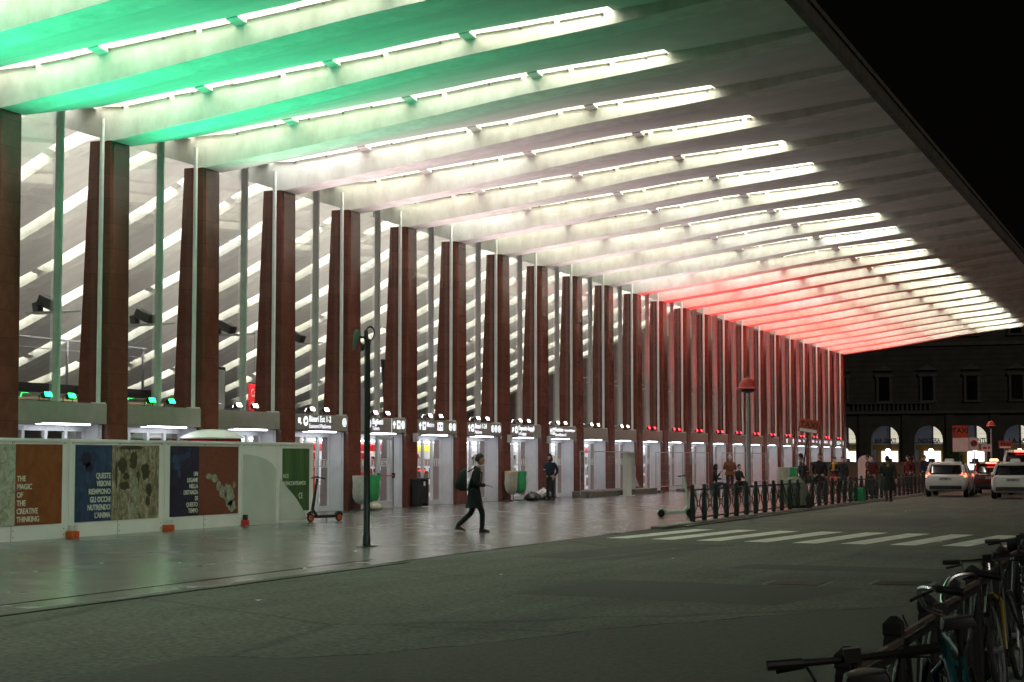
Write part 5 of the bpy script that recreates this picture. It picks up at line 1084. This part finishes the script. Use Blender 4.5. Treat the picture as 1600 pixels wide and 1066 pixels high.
for i, cx in enumerate(AX):
    cx -= .85; b = MB(); b.box(cx-.35, cx+1.5, 4.85, 4.99, .3, 2.45); b.build('shop_window', M['shop_glow' if i != 3 else 'shop_glow'], pal)
    b = MB(); b.box(cx-1.75, cx-1.0 if i != 2 else cx-.3, 4.80, 4.89, 0, 2.6 if i != 2 else 2.3); b.build('blue_panel' if i != 2 else 'white_screen', M['bblue' if i != 2 else 'shop_glow'], pal)
    b = MB(); b.box(cx+.75, cx+1.75, 4.84, 4.89, 3.35, 5.5); w = b.build('lunette_window', M['vault_glow'], pal)
    q = MB(); q.box(cx+.58, cx+.74, 4.6, 4.9, 2.6, 5.6)
    for z in (3.9, 4.4, 4.9): q.box(cx+.76, cx+1.74, 4.82, 4.838, z, z+.03)
    q.build('glazing_bar', M['dark_in'], w)
    b = MB(); b.ball((cx+.75, 2.6, 2.55), .22, 10, (1.2, 1, .7)); l = b.build('globe_lamp', M['globe'], pal, smooth=True); q = MB(); q.tube([(cx+.75, 2.6, 2.7), (cx+.75, 2.6, 5.6)], .02, 5); q.build('stem', M['black'], l)
    b = MB(); b.box(cx-.1, cx+1.3, 4.2, 4.8, 1.0, 1.25); b.box(cx+.2, cx+.9, 4.3, 4.7, 1.25, 1.6); b.build('counter', M['dark_in'], pal)
for i, wd in {0: 'CAFFE', 1: 'PIZZERIA', 2: 'BAR GELATI', 3: 'PASTICCERIA', 4: 'RISTORANTE', 5: 'BAR TAVOLA', 6: 'BAR'}.items():
    cx = AX[i+0] if i < len(AX) else 0
for cx, wd in ((AX[2]+0, ''), (AX[3], 'BAR GELATI'), (AX[4], 'PASTICCERIA'), (AX[5], 'RISTORANTE'), (AX[6], 'L.A. BAR')):
    if wd: text(wd, .62, (cx, .45, 3.42), M['letter_dark'], pal, rot=FACE_NY, align='CENTER', ext=.03, bold=.02, sx=2.95/(.62*.66*len(wd)) if len(wd) > 5 else 1)
    b = MB(); b.box(cx-AW, cx+AW, .42, .50, 3.33, 3.40); b.build('letter_rail', M['letter_dark'], pal)
# hedge box and low wall in front of it
t = thing('clipped_hedge', (5.9, 150, 0), 'small clipped box hedge before the lit arcade', 'hedge')
b = MB()
for i in range(900):
    p = Vector((rnd.uniform(-.62, .62), rnd.uniform(-.6, .6), rnd.uniform(.6, 2.25))); s_ = rnd.uniform(.05, .10); n1 = Vector((rnd.uniform(-1, 1), rnd.uniform(-1, 1), rnd.uniform(-1, 1))).normalized(); u = n1.orthogonal().normalized()*s_; v = n1.cross(u)
    b.add([p-u, p+v*.5, p+u, p-v*.5], [(0, 1, 2, 3)])
b.build('foliage', M['leaf'], t); b = MB(); b.box(-.6, .6, -.55, .55, 0, .75); b.build('planter', M['dark_in'], t, bevel=.03)
b = MB(); b.box(2.5, 9.5, 108, 108.4, 0, 1.35); b.box(2.45, 9.55, 107.95, 108.45, 1.352, 1.42); tag(b.build('low_wall', mat('mossy low wall', (.09, .09, .05), (.06, .06, .035), .8, scale=2)), 'low mossy wall at the far corner of the station', 'wall')

# ------------------------------------------------------------------ night sky, camera, render settings
w = bpy.data.worlds.new('World'); scene.world = w; w.use_nodes = True; nt = w.node_tree; bg = nt.nodes['Background']
sky = nt.nodes.new('ShaderNodeTexSky'); sky.sky_type = 'NISHITA'; sky.sun_disc = False; sky.sun_elevation = R(-4); sky.sun_rotation = R(250)
mx = nt.nodes.new('ShaderNodeMix'); mx.data_type = 'RGBA'; mx.inputs['Factor'].default_value = .9; nt.links.new(sky.outputs[0], mx.inputs['A']); mx.inputs['B'].default_value = (.03, .026, .022, 1)
nt.links.new(mx.outputs['Result'], bg.inputs['Color']); bg.inputs['Strength'].default_value = .05
sl = bpy.data.lights.new('plaza_fill', 'SUN'); sl.energy = .52; sl.angle = R(18); sl.color = (1, .93, .82); so = bpy.data.objects.new('plaza_fill', sl); C.objects.link(so); so.rotation_euler = Vector((-.70, .60, -.40)).to_track_quat('-Z', 'Y').to_euler()  # dim sun lamp added in place of unseen plaza lighting on hoarding and cars
cd = bpy.data.cameras.new('camera'); cam = bpy.data.objects.new('camera', cd); C.objects.link(cam); scene.camera = cam
cam.location = (24.9, 0, 1.65); cam.rotation_euler = (R(90)+math.atan(183/2740), 0, R(21.35)); cd.sensor_width = 36; cd.lens = 2740/1600*36; cd.clip_start = .1; cd.clip_end = 2000
vs = scene.view_settings; vs.view_transform = 'Standard'; vs.look = 'None'; vs.gamma = 1; vs.exposure = 0; vs.use_curve_mapping = False
cy = scene.cycles; cy.use_denoising = True; cy.max_bounces = 8; cy.diffuse_bounces = 4; cy.glossy_bounces = 4; cy.transparent_max_bounces = 24; cy.sample_clamp_indirect = 6; cy.caustics_reflective = False; cy.caustics_refractive = False; cy.use_light_tree = True
